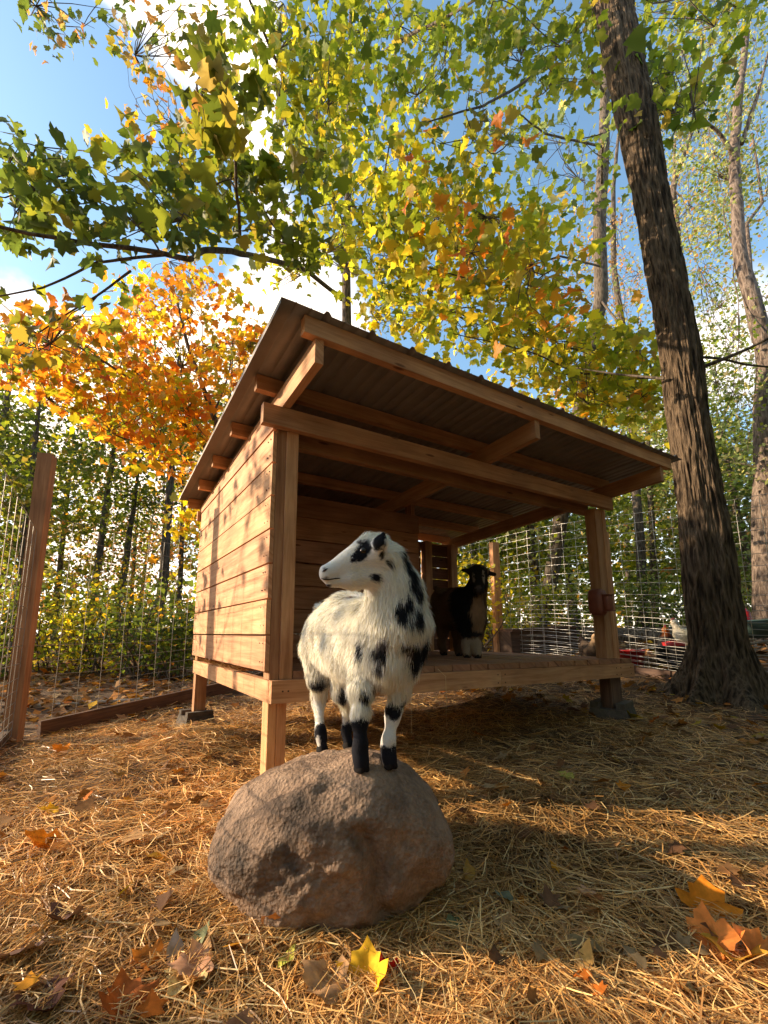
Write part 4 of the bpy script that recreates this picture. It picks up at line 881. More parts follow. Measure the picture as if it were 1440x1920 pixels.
# a maple limb from the right with big ragged leaves
sp = []
S_([(780, 200), (960, 190), (1000, 260), (960, 320), (800, 300)], 3.0, 4.2, 8, P(960, 260, 4.2), 5, .15, .12, 'olive', 'orange', .2, .008)
S_([(760, 340), (960, 420), (1080, 560), (1020, 640), (900, 560), (780, 460)], 3.4, 5.0, 32, P(1040, 500, 5), 7, .19, .115, 'lime', 'orange', .28, .01)
S_([(980, 560), (1220, 620), (1260, 740), (1150, 760), (960, 650)], 5.2, 7, 46, P(1180, 700, 6.4), 8, .24, .12, 'lime', 'gold', .3, .012)
S_([(900, 0), (1110, -10), (1130, 160), (1030, 180), (920, 130)], 4.2, 6.0, 50, P(1090, 60, 5.5), 8, .2, .12, 'green', 'olive', .4, .014)
S_([(900, 160), (1120, 180), (1180, 300), (1150, 420), (1000, 400), (860, 250)], 5.5, 8.5, 50, P(1130, 250, 7), 7, .28, .115, 'green', 'pale', .3, .012)
S_([(1170, 90), (1250, 120), (1340, 130), (1330, 200), (1250, 230), (1170, 200)], 4.0, 5.2, 26, P(1180, 150, 4.6), 7, .15, .12, 'green', 'olive', .4, .01)
S_([(1120, -20), (1440, -20), (1440, 40), (1300, 60), (1150, 60)], 4.5, 7, 40, P(1180, -20, 5), 8, .22, .12, 'green', 'lime', .3, .012)
rt0 = np.array([7.4, 4.2, .6])
limb_tree('maple_tree', rt0, 'maple with gold and orange leaves spreading over the right half of the roof', 'tree', 'autumn trees around the pen', [rt0, P(1125, 560, 8.0), P(1128, 350, 8.0), P(1135, 180, 8), P(1130, -60, 8.2)], [.15, .13, .12, .10, .05], M_barks, sp, r,
    extra=[([P(1135, 180, 8), P(1080, 80, 6.5), P(960, 170, 4.6), P(900, 200, 4.0), P(800, 230, 3.4)], .03, .006), ([P(1128, 350, 8.0), P(1130, 275, 7), P(1020, 250, 6), P(970, 210, 5.4)], .03, .008), ([P(1125, 560, 8), P(1240, 710, 6), P(1080, 700, 5.8), P(1000, 660, 5.6), P(850, 625, 5.4)], .022, .006), ([P(1125, 500, 8), P(1050, 480, 6), P(900, 530, 4.8), P(800, 500, 4.2)], .02, .005)])
# orange maple on the left
sp = []
S_([(280, 520), (400, 500), (450, 560), (500, 640), (470, 740), (400, 800), (250, 760), (200, 640)], 5.6, 7.6, 120, P(400, 720, 6.6), 9, .19, .105, 'orange', 'gold', .35, .014)
S_([(60, 640), (200, 600), (300, 700), (430, 800), (400, 900), (230, 860), (130, 780), (40, 720)], 5.2, 7.2, 120, P(330, 760, 6.4), 9, .20, .105, 'orange', 'gold', .45, .014)
S_([(0, 600), (120, 560), (180, 640), (100, 740), (0, 700)], 4.6, 5.8, 34, P(200, 700, 5.6), 8, .18, .105, 'orange', 'olive', .3, .008)
S_([(370, 930), (400, 880), (390, 1000), (340, 1000), (310, 960)], 6, 7, 14, P(420, 900, 6.4), 7, .15, .10, 'yellow', 'gold', .4, .007)
S_([(330, 480), (400, 520), (380, 560), (250, 540)], 6.5, 8, 16, P(380, 650, 7), 6, .18, .09, 'orange', 'rust', .4, .008)
ob = P(455, 1190, 6.9); ob[2] = float(gz(ob[0], ob[1]))
limb_tree('maple_tree', ob, 'orange and gold maple glowing in the sun left of the shelter roof', 'tree', 'autumn trees around the pen', [ob, P(440, 900, 6.8), P(400, 780, 6.7), P(350, 640, 6.7), P(320, 520, 6.8)], [.075, .06, .045, .03, .012], M_barks, sp, r,
    extra=[([P(440, 900, 6.8), P(330, 780, 6.4), P(230, 700, 6), P(130, 640, 5.6), P(60, 600, 5.2)], .03, .006), ([P(430, 860, 6.8), P(300, 760, 6.5), P(160, 690, 6.2)], .022, .005), ([P(400, 780, 6.7), P(430, 700, 6.8), P(440, 600, 7)], .02, .005)])

# the big leaning trunk
tr_pts = [(0, 1112, 1185), (100, 1128, 1203), (200, 1150, 1225), (300, 1172, 1243), (400, 1195, 1260), (500, 1210, 1282), (600, 1228, 1302), (700, 1240, 1320), (800, 1250, 1332), (900, 1265, 1350), (1000, 1275, 1370), (1100, 1280, 1385), (1200, 1292, 1400), (1260, 1290, 1412), (1300, 1284, 1425), (1335, 1270, 1450), (1365, 1255, 1475)]
DT_ = 4.35; ctr = []; rad = []
for y, xl, xr in tr_pts:
    pl, pr_ = P(xl, y, DT_), P(xr, y, DT_); ctr.append((pl+pr_)/2); rad.append(np.linalg.norm((pl-pr_)[:2])/2*.76)
ctr = np.array(ctr)[::-1]; rad = np.array(rad)[::-1]
lo = ctr[0].copy(); lo[2] = -.05; ctr = np.vstack([lo, ctr[1:], ctr[-1]+np.array([-.1, .1, 3.5])]); rad = np.append(rad, .17)
zz_ = np.linspace(ctr[0][2], ctr[-1][2], 900); na = 260; order = np.argsort(ctr[:, 2]); cxy = np.stack([np.interp(zz_, ctr[order, 2], ctr[order, i]) for i in (0, 1)], -1); R0 = np.interp(zz_, ctr[order, 2], rad[order])
ker = np.ones(41)/41
for i in (0, 1): cxy[:, i] = np.convolve(np.pad(cxy[:, i], 20, 'edge'), ker, 'valid')
R0 = np.convolve(np.pad(R0, 10, 'edge'), np.ones(21)/21, 'valid')
an = np.linspace(0, 2*np.pi, na, endpoint=False); AA, ZZ = np.meshgrid(an, zz_)
root = np.clip((.85-ZZ)/.75, 0, 1)**2.2; lob = .5+.5*np.cos(AA*6+1.2*np.sin(AA*2)+.8)
RR = R0[:, None]*(1+.0*AA)+root*(.07+.30*lob**1.5)
cyl = np.stack([np.cos(AA)*2.2, np.sin(AA)*2.2, ZZ*.6], -1)
warp = .5*fbm(np.stack([np.cos(AA)*2, np.sin(AA)*2, ZZ*2.5], -1), 3, 50)
rid = np.abs(vn(np.stack([np.cos(AA)*6.5+warp, np.sin(AA)*6.5+warp, ZZ*2.1], -1), 51)); rid2 = np.abs(vn(np.stack([np.cos(AA)*13+warp, np.sin(AA)*13, ZZ*5], -1), 52))
RR = RR+.022*np.clip(rid*2.2, 0, 1)-.012+.011*np.clip(rid2*2, 0, 1)+.012*fbm(cyl*1.5, 2, 53)+.004*fbm(cyl*16, 2, 54)
V = np.stack([cxy[:, :1]+RR*np.cos(AA), cxy[:, 1:]+RR*np.sin(AA), ZZ], -1).reshape(-1, 3)
I = np.arange(900*na).reshape(900, na); J = np.roll(I, -1, 1); Fq = np.stack([I[:-1], J[:-1], J[1:], I[1:]], -1).reshape(-1, 4)
bt_ = empty('tree', (cxy[0][0], cxy[0][1], .1), 'massive leaning trunk with deeply ridged bark and flared roots at the right', 'tree', 'autumn trees around the pen')
nmesh('trunk', V, Fq, M_bark, bt_, smooth=True)
m = MB()
for pts, a, b in (([P(1318, 688, 4.35), P(1360, 672, 4.2), P(1400, 655, 4.1), P(1460, 625, 4)], .022, .012), ([P(1318, 670, 4.35), P(1350, 672, 4.4), P(1400, 684, 4.5), P(1460, 690, 4.6)], .014, .010), ([P(1245, 710, 4.3), P(1160, 702, 4.6), P(1080, 690, 5)], .016, .006)): m.tube(np.array(pts), np.linspace(a, b, len(pts)), 8)
m.build('limb', M_barks, bt_, True)
c_ = []
while len(c_) < 560:
    u = np.array([r.uniform(-4.5, 10), r.uniform(-10, 4), r.uniform(4.6, 8.5)]); v_ = u-CAM; dp = v_@cF
    if dp > .2:
        X_, Y_ = PX+FPX*(v_@cR)/dp, PY-FPX*(v_@cU)/dp
        if -260 < X_ < 1700 and Y_ > -380: continue
    if u[2] < .34*1.06*((u[0]-2)*-.8+(u[1]+.5)*.6)+1.2: continue
    c_.append(u)
c_ = np.array(c_); off = r.normal(size=(560, 16, 3))*.38; pos = (c_[:, None]+off).reshape(-1, 3)
leaves('crown', pos, .17, pal('green', len(pos), r, 'lime', .3), 'mid', M_leaf, bt_, r)  # unseen leaves added over and behind the camera to dim the sky light
n_ = 6800; a_ = R_(1)*r.uniform(178, 366, n_); d_ = r.uniform(6, 13, n_); x_, y_ = CAM[0]+d_*np.cos(a_), CAM[1]+d_*np.sin(a_); pos = np.stack([x_, y_, gz(x_, y_)+.8+6.5*r.random(n_)], -1)  # unseen leaf ring added behind the viewer to cut the sky light
tag(leaves('shade_leaves_behind_viewer', pos, .42, pal('green', n_, r, 'olive', .4), 'far', M_leaf, None, r, .3), kind='stuff', label='unseen leaves added behind the viewer to shade the shelter', cat='woods')

# pale barked trees at the right and distant woods
def bgtree(base, label, tpx, trad, barkm, blobs, grp='trees of the surrounding wood', kind='far', size=.085, name='tree', branches=()):
    base = np.array(base); sp = []
    for (pts, D0, D1, nc, k, spd, pl, acc, pa) in blobs:
        c = poly(pts, D0, D1, nc, r); sp.append(dict(c=c, at=tpx[min(len(tpx)-1, 2)], n=k, sp=spd, size=size, pal=pl, acc=acc, pa=pa, limb=.012, flat=.6, kind=kind, hang=.2, dens=2.2))
    return limb_tree(name, base, label, 'tree', grp, [base]+list(tpx), trad, barkm, sp, r, 9, branches)
def gp(x, D):
    p = P(x, 1190, D); p[2] = float(gz(p[0], p[1])); return p
bgtree(gp(1440, 8.0), 'pale barked tree with peeling trunk near the right edge of the picture', [P(1440, 900, 8), P(1435, 650, 8), P(1385, 480, 8), P(1375, 270, 8.2), P(1400, 60, 8.4)], [.24, .22, .17, .12, .10, .06], M_barkp,
    [([(1280, 60), (1440, 0), (1440, 420), (1330, 480), (1260, 300)], 8, 10, 150, 11, .3, 'pale', 'green', .3), ([(1300, 620), (1440, 560), (1440, 900), (1330, 860)], 7, 9, 60, 9, .3, 'pale', 'green', .5)], branches=[([P(1380, 300, 8.2), P(1350, 250, 8), P(1300, 210, 7.8)], .05, .02), ([P(1410, 560, 8), P(1400, 420, 8.3), P(1430, 380, 8.6), P(1410, 250, 9)], .05, .02), ([P(1390, 270, 8.2), P(1420, 180, 8.2), P(1440, 100, 8.2)], .05, .02)])
bgtree(gp(1300, 10.5), 'forked grey tree just right of the massive trunk', [P(1290, 700, 10.5), P(1272, 480, 10.5), P(1260, 350, 10.5), P(1300, 240, 10.6), P(1320, 150, 10.6)], [.14, .12, .10, .08, .05, .03], M_barkp,
    [([(1230, 300), (1380, 260), (1400, 560), (1260, 620)], 9.5, 12, 150, 10, .34, 'pale', 'rust', .2), ([(1200, 60), (1400, 40), (1400, 260), (1220, 260)], 10, 12, 90, 9, .4, 'pale', 'dark', .2), ([(1240, 560), (1440, 540), (1440, 860), (1300, 900)], 9, 12, 110, 11, .36, 'pale', 'green', .5)], branches=[([P(1262, 350, 10.5), P(1265, 280, 10.5), P(1270, 200, 10.5)], .05, .015), ([P(1272, 400, 10.5), P(1240, 330, 10.3), P(1210, 260, 10)], .04, .015)])
bgtree(gp(1210, 11.5), 'rust tinged tree between the roof corner and the massive trunk', [P(1180, 700, 11.5), P(1150, 500, 11.5), P(1150, 350, 11.5), P(1160, 250, 11.5)], [.12, .10, .08, .06, .04], M_barks,
    [([(1060, 380), (1200, 380), (1220, 540), (1180, 660), (1060, 600)], 10, 13, 90, 9, .36, 'rust', 'pale', .4), ([(1060, 640), (1260, 600), (1260, 860), (1100, 820)], 9.5, 12, 80, 9, .34, 'green', 'pale', .6)])
def wood_tree(x, D, h, tr0, pl, acc, pa, label, w=1.5, lo=1.5, nc=70, k=14, size=.125, spread=.34, grp='trees of the surrounding wood', name='tree'):
    b = gp(x, D); lean = r.normal(size=2)*.3; pts = [b+np.array([lean[0]*t, lean[1]*t, h*t]) for t in (.25, .5, .75, 1)]
    c = r.normal(size=(nc, 3)); c /= np.linalg.norm(c, axis=1)[:, None]; c *= (r.random((nc, 1))**.4)*np.array([w, w, (h-lo)/2*1.05]); c += b+np.array([lean[0]*.6, lean[1]*.6, (h+lo)/2])
    sp = [dict(c=c[i::3], at=pts[j], n=k, sp=spread, size=size, pal=pl, acc=acc, pa=pa, limb=.010, flat=.6, kind='far', hang=.2, dens=3.1) for i, j in ((0, 0), (1, 1), (2, 2))]
    return limb_tree(name, b, label, 'tree', grp, [b]+pts, [tr0, tr0*.85, tr0*.7, tr0*.5, tr0*.2], M_barks, sp, r, 8)
for args in ((30, 9.5, 6.5, .10, 'olive', 'green', .5, 'bushy green tree right behind the leaning corner post', 1.6, .8, 90),
             (-60, 11, 9, .14, 'dark', 'green', .4, 'dark green tree cut by the left edge of the picture', 2.2, 1.5, 110),
             (165, 12.5, 9.5, .11, 'dark', 'rust', .3, 'dark leaved tree seen through the gold maple twigs', 1.4, 4.2, 70),
             (215, 13.0, 6.0, .13, 'green', 'dark', .5, 'crooked bare trunk leaning before the bright gap in the wood', 1.1, 3.0, 30),
             (298, 12.0, 8.5, .15, 'green', 'dark', .5, 'straight grey trunk standing left of the shelter wall', 1.3, 3.4, 46),
             (335, 15, 9.0, .10, 'rust', 'gold', .5, 'thin distant trunk with rusty leaves close to the roof eave', 1.8, 2.2, 70),
             (100, 16, 8, .12, 'olive', 'gold', .4, 'bright green sapling crowd tree deep in the left wood', 2.3, 1.2, 100),
             (240, 18, 6, .1, 'rust', 'green', .4, 'low rusty tree below the bright gap in the wood', 2.2, .8, 80),
             (400, 16, 12, .12, 'rust', 'pale', .4, 'tall bronze tree topping the orange maple', 2.1, 4, 110),
             (560, 18, 7, .12, 'green', 'pale', .4, 'distant tree hidden low behind the shelter', 2.2, 1, 60),
             (900, 11.5, 5.2, .13, 'green', 'lime', .4, 'shady green tree seen under the roof beyond the dark goat', 1.8, .8, 110),
             (1010, 10.5, 5.6, .13, 'green', 'pale', .5, 'leafy tree behind the wire at the middle of the chicken yard', 1.8, 1.0, 120),
             (1080, 14, 6.8, .16, 'dark', 'green', .6, 'dark tree deep behind the right front post', 2.0, .8, 110),
             (1230, 13, 8.5, .12, 'pale', 'green', .5, 'pale green tree behind the massive trunk', 2.2, 1.2, 120),
             (1330, 14.5, 7.5, .12, 'green', 'pale', .5, 'green tree right of the massive trunk above the yard', 2.2, .8, 120),
             (1430, 11.5, 6.5, .12, 'dark', 'pale', .4, 'shaded tree low at the right edge of the wood', 1.8, .8, 110),
             (1180, 18, 11, .14, 'pale', 'rust', .3, 'tall thin crowned tree far behind the roof corner', 2.6, 3, 110),
             (780, 16, 9, .12, 'green', 'lime', .4, 'tree far behind the middle of the roof', 2.4, 2, 90)):
    wood_tree(*args)
def shrub(x, D, w, h, n, pl, acc, pa, label, size=.075, k=12, grp='shrubs beyond the fence', dx=0):
    b = gp(x, D); e = empty('shrub', b, label, 'shrub', grp); c = r.normal(size=(n, 3)); c /= np.linalg.norm(c, axis=1)[:, None]; c *= r.random((n, 1))**.4*np.array([w, w, h*.52]); c += b+np.array([0, 0, h*.52])
    m = MB()
    for q_ in c[::5]: m.tube(curve(b+r.normal(size=3)*[.15, .15, 0], q_, .0, r, 6, .08), np.linspace(.014, .004, 6), 5)
    m.build('stem', M_barks, e, True)
    pos = (c[:, None]+r.normal(size=(n, k, 3))*[.17, .17, .11]).reshape(-1, 3); pos[:, 2] = np.maximum(pos[:, 2], b[2]+.03)
    leaves('foliage', pos, size*(.6+.8*r.random(len(pos))), pal(pl, len(pos), r, acc, pa), 'oval', M_leaf, e, r, .2, 1, .2, .1, 1.5); return e
for a in ((275, 7.2, .8, 1.5, 110, 'dark', 'gold', .2, 'dense dark green shrub between the corner post and the shelter'),
          (170, 7.6, .6, 1.5, 90, 'yellow', 'green', .5, 'yellowing shrub in the middle of the left fence view'),
          (330, 7.0, .5, 1.15, 70, 'dark', 'green', .4, 'dark shrub close to the shelter side wall'),
          (70, 8.0, .9, 1.9, 120, 'olive', 'gold', .3, 'light green shrub directly behind the corner post'),
          (-20, 6.8, .7, 1.7, 90, 'green', 'dark', .4, 'green shrub at the far left edge'),
          (350, 9.5, .6, 1.1, 50, 'gold', 'rust', .5, 'small golden shrub beside the rear leg of the shelter'),
          (215, 10.5, 1.2, 2.2, 110, 'olive', 'gold', .35, 'tall green shrub under the crooked trunk'),
          (890, 7.6, .55, 1.75, 80, 'yellow', 'yellow', .5, 'bright yellow shrub right behind the dark goat'),
          (985, 8.6, .8, 1.5, 90, 'green', 'lime', .6, 'green shrub left of the right front post'),
          (1060, 9.2, .8, 1.4, 90, 'green', 'pale', .5, 'green shrub behind the mineral feeder'),
          (1200, 9.8, 1.0, 1.5, 110, 'dark', 'pale', .5, 'dark shrub above the fallen log'),
          (1410, 9.6, 1.0, 1.7, 110, 'green', 'pale', .6, 'pale green shrub above the red poultry feeder'),
          (1300, 11, 1.3, 1.6, 100, 'green', 'dark', .5, 'shrub hidden mostly by the massive trunk')):
    shrub(*a)
# the far wood that reads as one mass
n = 90000; ang = r.uniform(0, 2*np.pi, n); dsun = np.abs((ang-SUN_AZ+np.pi) % (2*np.pi)-np.pi); dist = r.uniform(17, 40, n); x_, y_ = CAM[0]+dist*np.cos(ang), CAM[1]+dist*np.sin(ang)
hh = (r.random(n)**1.2)*(7.5+3.5*vn(np.stack([np.cos(ang)*5, np.sin(ang)*5, ang*0], -1), 77))*np.where(dsun < .38, .42, 1)
pos = np.stack([x_, y_, gz(x_, y_)+.2+hh], -1)+r.normal(size=(n, 3))*.2; keep = vn(pos*.55, 78)+.25*vn(pos*1.7, 79) > -.42; gp_ = P(250, 930, 1)-CAM; ga_ = math.atan2(gp_[1], gp_[0]); pa_ = np.arctan2(pos[:, 1]-CAM[1], pos[:, 0]-CAM[0]); keep &= ~((np.abs(pa_-ga_) < .13) & (pos[:, 2] > 2.6) & (r.random(n) < .72)); pos = pos[keep]
cc = pal('green', len(pos), r, 'gold', .2); k2 = vn(pos*.25, 80) > .15; cc[k2] = pal('rust', k2.sum(), r, 'pale', .4)
tag(leaves('distant_woods', pos, .36*(.5+r.random(len(pos))), cc, 'far', M_leaf, None, r, .2), kind='stuff', label='distant autumn woodland closing the view all round', cat='woods')
m = MB()
for i in range(14):
    a = YAW+R_(r.uniform(-55, 55)); dd = r.uniform(16, 34); b = np.array([CAM[0]+dd*math.cos(a), CAM[1]+dd*math.sin(a), 0]); b[2] = float(gz(b[0], b[1])); h = r.uniform(6, 11); ln = r.normal(size=2)*1.3
    m.tube([b, b+np.array([ln[0]*.5, ln[1]*.5, h*.5]), b+np.array([ln[0], ln[1], h])], [.13, .09, .03], 6)
tag(m.build('distant_trunks', M_barks), kind='stuff', label='bare grey trunks standing far off in the wood', cat='woods')
# unseen trees at left: two dapple the light, one denser crown added for shade
for i, (s_, off_, h, lo, nc) in enumerate(((5.6, -.9, 3.9, 1.7, 10), (6.8, 1.15, 5.2, 2.75, 62), (8.0, -3.2, 5.0, 1.6, 34))):
    b = np.array([sunv[0], sunv[1], 0]); b /= np.linalg.norm(b); sd = np.array([-b[1], b[0], 0]); b = b*s_+sd*off_; b[2] = float(gz(b[0], b[1]))
    c = r.normal(size=(nc, 3)); c /= np.linalg.norm(c, axis=1)[:, None]; c *= r.random((nc, 1))**.4*np.array([1.3, 1.3, (h-lo)/2]); c += b+np.array([0, 0, (h+lo)/2])
    limb_tree('tree', b, ('thin sapling out of view left of the fence', 'broad crowned tree added out of view to the left for shade', 'leafy tree out of view left of the shelter')[i], 'tree', 'trees of the surrounding wood', [b, b+[0, 0, h*.5], b+[0.1, 0, h]], [.06, .045, .02], M_barks, [dict(c=c, at=b+[0, 0, lo], n=9, sp=.22, size=.11, pal='gold', limb=.015, kind='mid')], r, 8)

# ------------------------------------------------------------ straw, litter and fallen leaves
def strands(n, x, y, length, width, cols, lift, r, zoff=0.):
    th = r.uniform(0, 2*np.pi, n); th = th*.6+.4*(vn(np.stack([x*2.5, y*2.5, x*0], -1), 90)*4+1)
    d = np.stack([np.cos(th), np.sin(th)], -1); K = 4; ts = np.linspace(-.5, .5, K)
    pit = r.normal(size=n)*.16; bend = r.normal(size=n)*.12
    px_ = x[:, None]+d[:, :1]*length[:, None]*ts+(-d[:, 1:])*length[:, None]*bend[:, None]*(ts**2*4); py_ = y[:, None]+d[:, 1:]*length[:, None]*ts+d[:, :1]*length[:, None]*bend[:, None]*(ts**2*4)
    base = gz(px_, py_)
    pz_ = np.maximum(base+.002, gz(x, y)[:, None]*.5+base*.5+lift[:, None]+np.sin(pit)[:, None]*length[:, None]*ts)+zoff-.02*(ts**2*4)*np.abs(bend[:, None])
    Pp = np.stack([px_, py_, pz_], -1); sd = np.stack([-d[:, 1], d[:, 0], r.normal(size=n)*.5], -1); sd /= np.linalg.norm(sd, axis=1)[:, None]
    w_ = width[:, None, None]*np.array([.8, 1, 1, .7])[None, :, None]/2
    V = np.stack([Pp-sd[:, None]*w_, Pp+sd[:, None]*w_], 2).reshape(-1, 3)
    b = np.arange(n)[:, None]*K*2; F = [b+np.array([[2*i, 2*i+1, 2*i+3, 2*i+2]]) for i in range(K-1)]
    return V, F, np.repeat(cols, K*2, 0)
n = 150000; r = np.random.default_rng(5)
Dd = .55+r.random(n)**1.5*4.6; aa = R_(1)*r.uniform(-47, 49, n); lat = np.tan(aa)*Dd
x = CAM[0]+FH[0]*Dd+RIGHT[0]*lat; y = CAM[1]+FH[1]*Dd+RIGHT[1]*lat
dens = 1-.75*np.clip((x-2.2)/1.5, 0, 1)-.5*np.clip((-.75-x)/.6, 0, 1)*(y > .5); dens *= np.where(y-2.2-.75*(x+1.2) > 0, 0.0, 1); dens *= np.where(x > 4.8, 0, 1)
dens *= .38+.8*np.clip(.5+1.2*vn(np.stack([x*1.5, y*1.5, x*0], -1), 91), 0, 1); keep = r.random(n) < dens; x, y = x[keep], y[keep]; n = len(x)
inr = bvh_rock
p3 = np.array([(.72, .46, .20), (.62, .38, .16), (.80, .58, .30), (.48, .28, .12), (.36, .20, .09), (.86, .68, .40), (.66, .36, .12)])*np.array([1.15, 1.03, .82])
cols = p3[r.choice(7, n, p=[.22, .2, .14, .16, .12, .06, .10])]*(.7+.5*r.random((n, 1)))
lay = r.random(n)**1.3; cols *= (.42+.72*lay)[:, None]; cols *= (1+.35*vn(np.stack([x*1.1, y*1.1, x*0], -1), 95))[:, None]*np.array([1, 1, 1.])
nearw = np.clip(((x-CAM[0])**2+(y-CAM[1])**2)**.5/2, .5, 1.3)
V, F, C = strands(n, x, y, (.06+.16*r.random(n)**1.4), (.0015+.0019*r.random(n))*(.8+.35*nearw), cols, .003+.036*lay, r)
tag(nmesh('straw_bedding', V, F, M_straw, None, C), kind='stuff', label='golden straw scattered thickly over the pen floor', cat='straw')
n3 = 3600; a3 = r.uniform(0, 2*np.pi, n3); q3 = 1.0+.22*r.random(n3)**1.5; bx, by = np.cos(a3)*.335*q3, np.sin(a3)*.33*q3
x3 = rc[0]+RIGHT[0]*bx+FW[0]*by; y3 = rc[1]+RIGHT[1]*bx+FW[1]*by; c3 = p3[r.integers(0, 7, n3)]*(.45+.6*r.random((n3, 1)))
V, F, C = strands(n3, x3, y3, .05+.14*r.random(n3), .0016+.0018*r.random(n3), c3, .01+.045*r.random(n3), r)
tag(nmesh('straw_around_boulder', V, F, M_straw, None, C), kind='stuff', label='straw banked up around the foot of the boulder', cat='straw')
# straw on the joist ledge and tufts on the deck
n2 = 900; x = np.concatenate([r.uniform(-.02, .06, 350), r.uniform(.1, 3., 550)]); y = np.concatenate([r.uniform(.5, 1.85, 350), r.uniform(.0, 1.8, 550)]); th = r.uniform(0, 6.28, n2); Ln = .04+.1*r.random(n2)
zb_ = np.where(np.arange(n2) < 350, DT+.006+.03*r.random(n2)**2, DT+.045+.006*r.random(n2)); d2 = np.stack([np.cos(th), np.sin(th), .15*r.normal(size=n2)*(np.arange(n2) < 350)], -1)
d2[:350, 0] *= .35
c0 = np.stack([x, y, zb_], -1); sd = np.stack([-d2[:, 1], d2[:, 0], 0*x], -1)*.0013
V = np.stack([c0-d2*Ln[:, None]/2-sd, c0-d2*Ln[:, None]/2+sd, c0+d2*Ln[:, None]/2+sd, c0+d2*Ln[:, None]/2-sd], 1).reshape(-1, 3)
tag(nmesh('loose_straw', V, np.arange(n2*4).reshape(-1, 4), M_straw, None, np.repeat(p3[r.integers(0, 7, n2)]*.8, 4, 0)), kind='stuff', label='wisps of straw on the deck boards and the side ledge', cat='straw')
# leaf litter
def flatleaves(name, x, y, z, size, cols, kind, r, mat, tilt=.35):
    n = len(x); th = r.uniform(0, 6.28, n); t = np.stack([np.cos(th), np.sin(th), tilt*r.normal(size=n)], -1); t /= np.linalg.norm(t, axis=1)[:, None]; m_ = r.normal(size=(n, 3))*tilt; m_[:, 2] += 1; m_ -= (m_*t).sum(1)[:, None]*t; m_ /= np.linalg.norm(m_, axis=1)[:, None]; s_ = np.cross(t, m_)
    pts, F = tmpl(kind); u, v = pts[:, 0], pts[:, 1]-.4; sg = r.choice([-1, 1], n)[:, None, None]; k = len(pts); c = .35*r.random((n, 1, 1))
    wv = (np.abs(u)**1.5*1.6+v*v*.6+.08*np.sin(u*11+v*7))[None, :, None]*sg*c
    V = np.stack([x, y, z], -1)[:, None]+size[:, None, None]*(u[None, :, None]*s_[:, None]+v[None, :, None]*t[:, None]+wv*m_[:, None])
    gzz = gz(V[..., 0], V[..., 1]) if False else None
    return nmesh(name, V.reshape(-1, 3), (np.arange(n)[:, None, None]*k+F[None]).reshape(-1, 3), mat, None, np.repeat(cols, k, 0))
n = 5200; Dd = .8+r.random(n)**1.1*10; aa = R_(1)*r.uniform(-48, 50, n); lat = np.tan(aa)*Dd; x = CAM[0]+FH[0]*Dd+RIGHT[0]*lat; y = CAM[1]+FH[1]*Dd+RIGHT[1]*lat
far_ = (y-2.2-.75*(x+1.2) > 0) | (x > 2.6); keep = far_ | (r.random(n) < .22); keep &= ~((x > .0) & (x < 2.6) & (y > -.1) & (y < 1.9) & (r.random(n) < .7)); x, y = x[keep], y[keep]; n = len(x)
sz = (.05+.06*r.random(n))*np.clip(np.hypot(x-CAM[0], y-CAM[1])/2.2, .55, 1); cc = pal('litter', n, r, 'orange', .16)
tag(flatleaves('leaf_litter', x, y, gz(x, y)+.02+.03*r.random(n), sz, cc, 'mid', r, M_litter), kind='stuff', label='brown and orange leaf litter over the ground of the pen and yard', cat='leaf litter')
n = 9000; Dd = 4.+r.random(n)*16; aa = R_(1)*r.uniform(-50, 50, n); lat = np.tan(aa)*Dd; x = CAM[0]+FH[0]*Dd+RIGHT[0]*lat; y = CAM[1]+FH[1]*Dd+RIGHT[1]*lat
k = (y-2.2-.75*(x+1.2) > 0) | (x > 5.1); x, y = x[k], y[k]; n = len(x)
tag(flatleaves('wood_floor_litter', x, y, gz(x, y)+.015+.03*r.random(n), .08+.1*r.random(n), pal('litter', n, r, 'orange', .12), 'far', r, M_litter), kind='stuff', label='fallen leaves covering the wood floor beyond the fence', cat='leaf litter')
def gpix(x, y, h=.035):
    d = P(x, y, 1)-CAM
    for t in np.arange(.5, 8, .004):
        p = CAM+d*t
        if p[2] <= float(gz(p[0], p[1]))+h: return p
    return p
def one_leaf(x, y, L_, ang, tilt, curl, col, kind, label, col2=None):
    c = gpix(x, y); pts, F = tmpl(kind); f = 4
    # denser leaf: subdivide the fan for a real curl
    bm = bmesh.new(); vs = [bm.verts.new((p[0], p[1]-.4, 0)) for p in pts]
    for q_ in F: bm.faces.new([vs[i] for i in q_])
    bmesh.ops.subdivide_edges(bm, edges=bm.edges[:], cuts=2, use_grid_fill=True); V = np.array([v.co[:] for v in bm.verts]); Fa = [[v.index for v in fc.verts] for fc in bm.faces]; bm.verts.ensure_lookup_table(); bm.free()
    T = []
    for q_ in Fa:
        for j in range(1, len(q_)-1): T.append((q_[0], q_[j], q_[j+1]))
    u, v = V[:, 0], V[:, 1]; V[:, 2] = curl*(1.2*np.abs(u)**1.5+.7*v*v)+.05*np.sin(u*8+x)+.04*np.sin(v*11+y)+.03*vn(V*5+x, 3)
    Mx = Matrix.Rotation(R_(ang), 3, 'Z') @ Matrix.Rotation(R_(tilt[0]), 3, 'X') @ Matrix.Rotation(R_(tilt[1]), 3, 'Y'); V = (V*L_)@np.array(Mx).T
    col = np.array(col); cv = col*(1+.22*vn(V*28+x, 5))[:, None]; 
    if col2 is not None: w_ = np.clip(.5+1.4*vn(V*25+y, 8), 0, 1)[:, None]; cv = cv*(1-w_)+np.array(col2)*w_
    vein = np.exp(-(u/.02)**2)[:, None]*.25; cv = cv*(1-vein)+np.array(col)*1.3*vein
    return tag(nmesh('fallen_leaf', V+c, np.array(T), M_litter, None, cv, smooth=True), label, 'leaf', 'fallen leaves in the foreground')
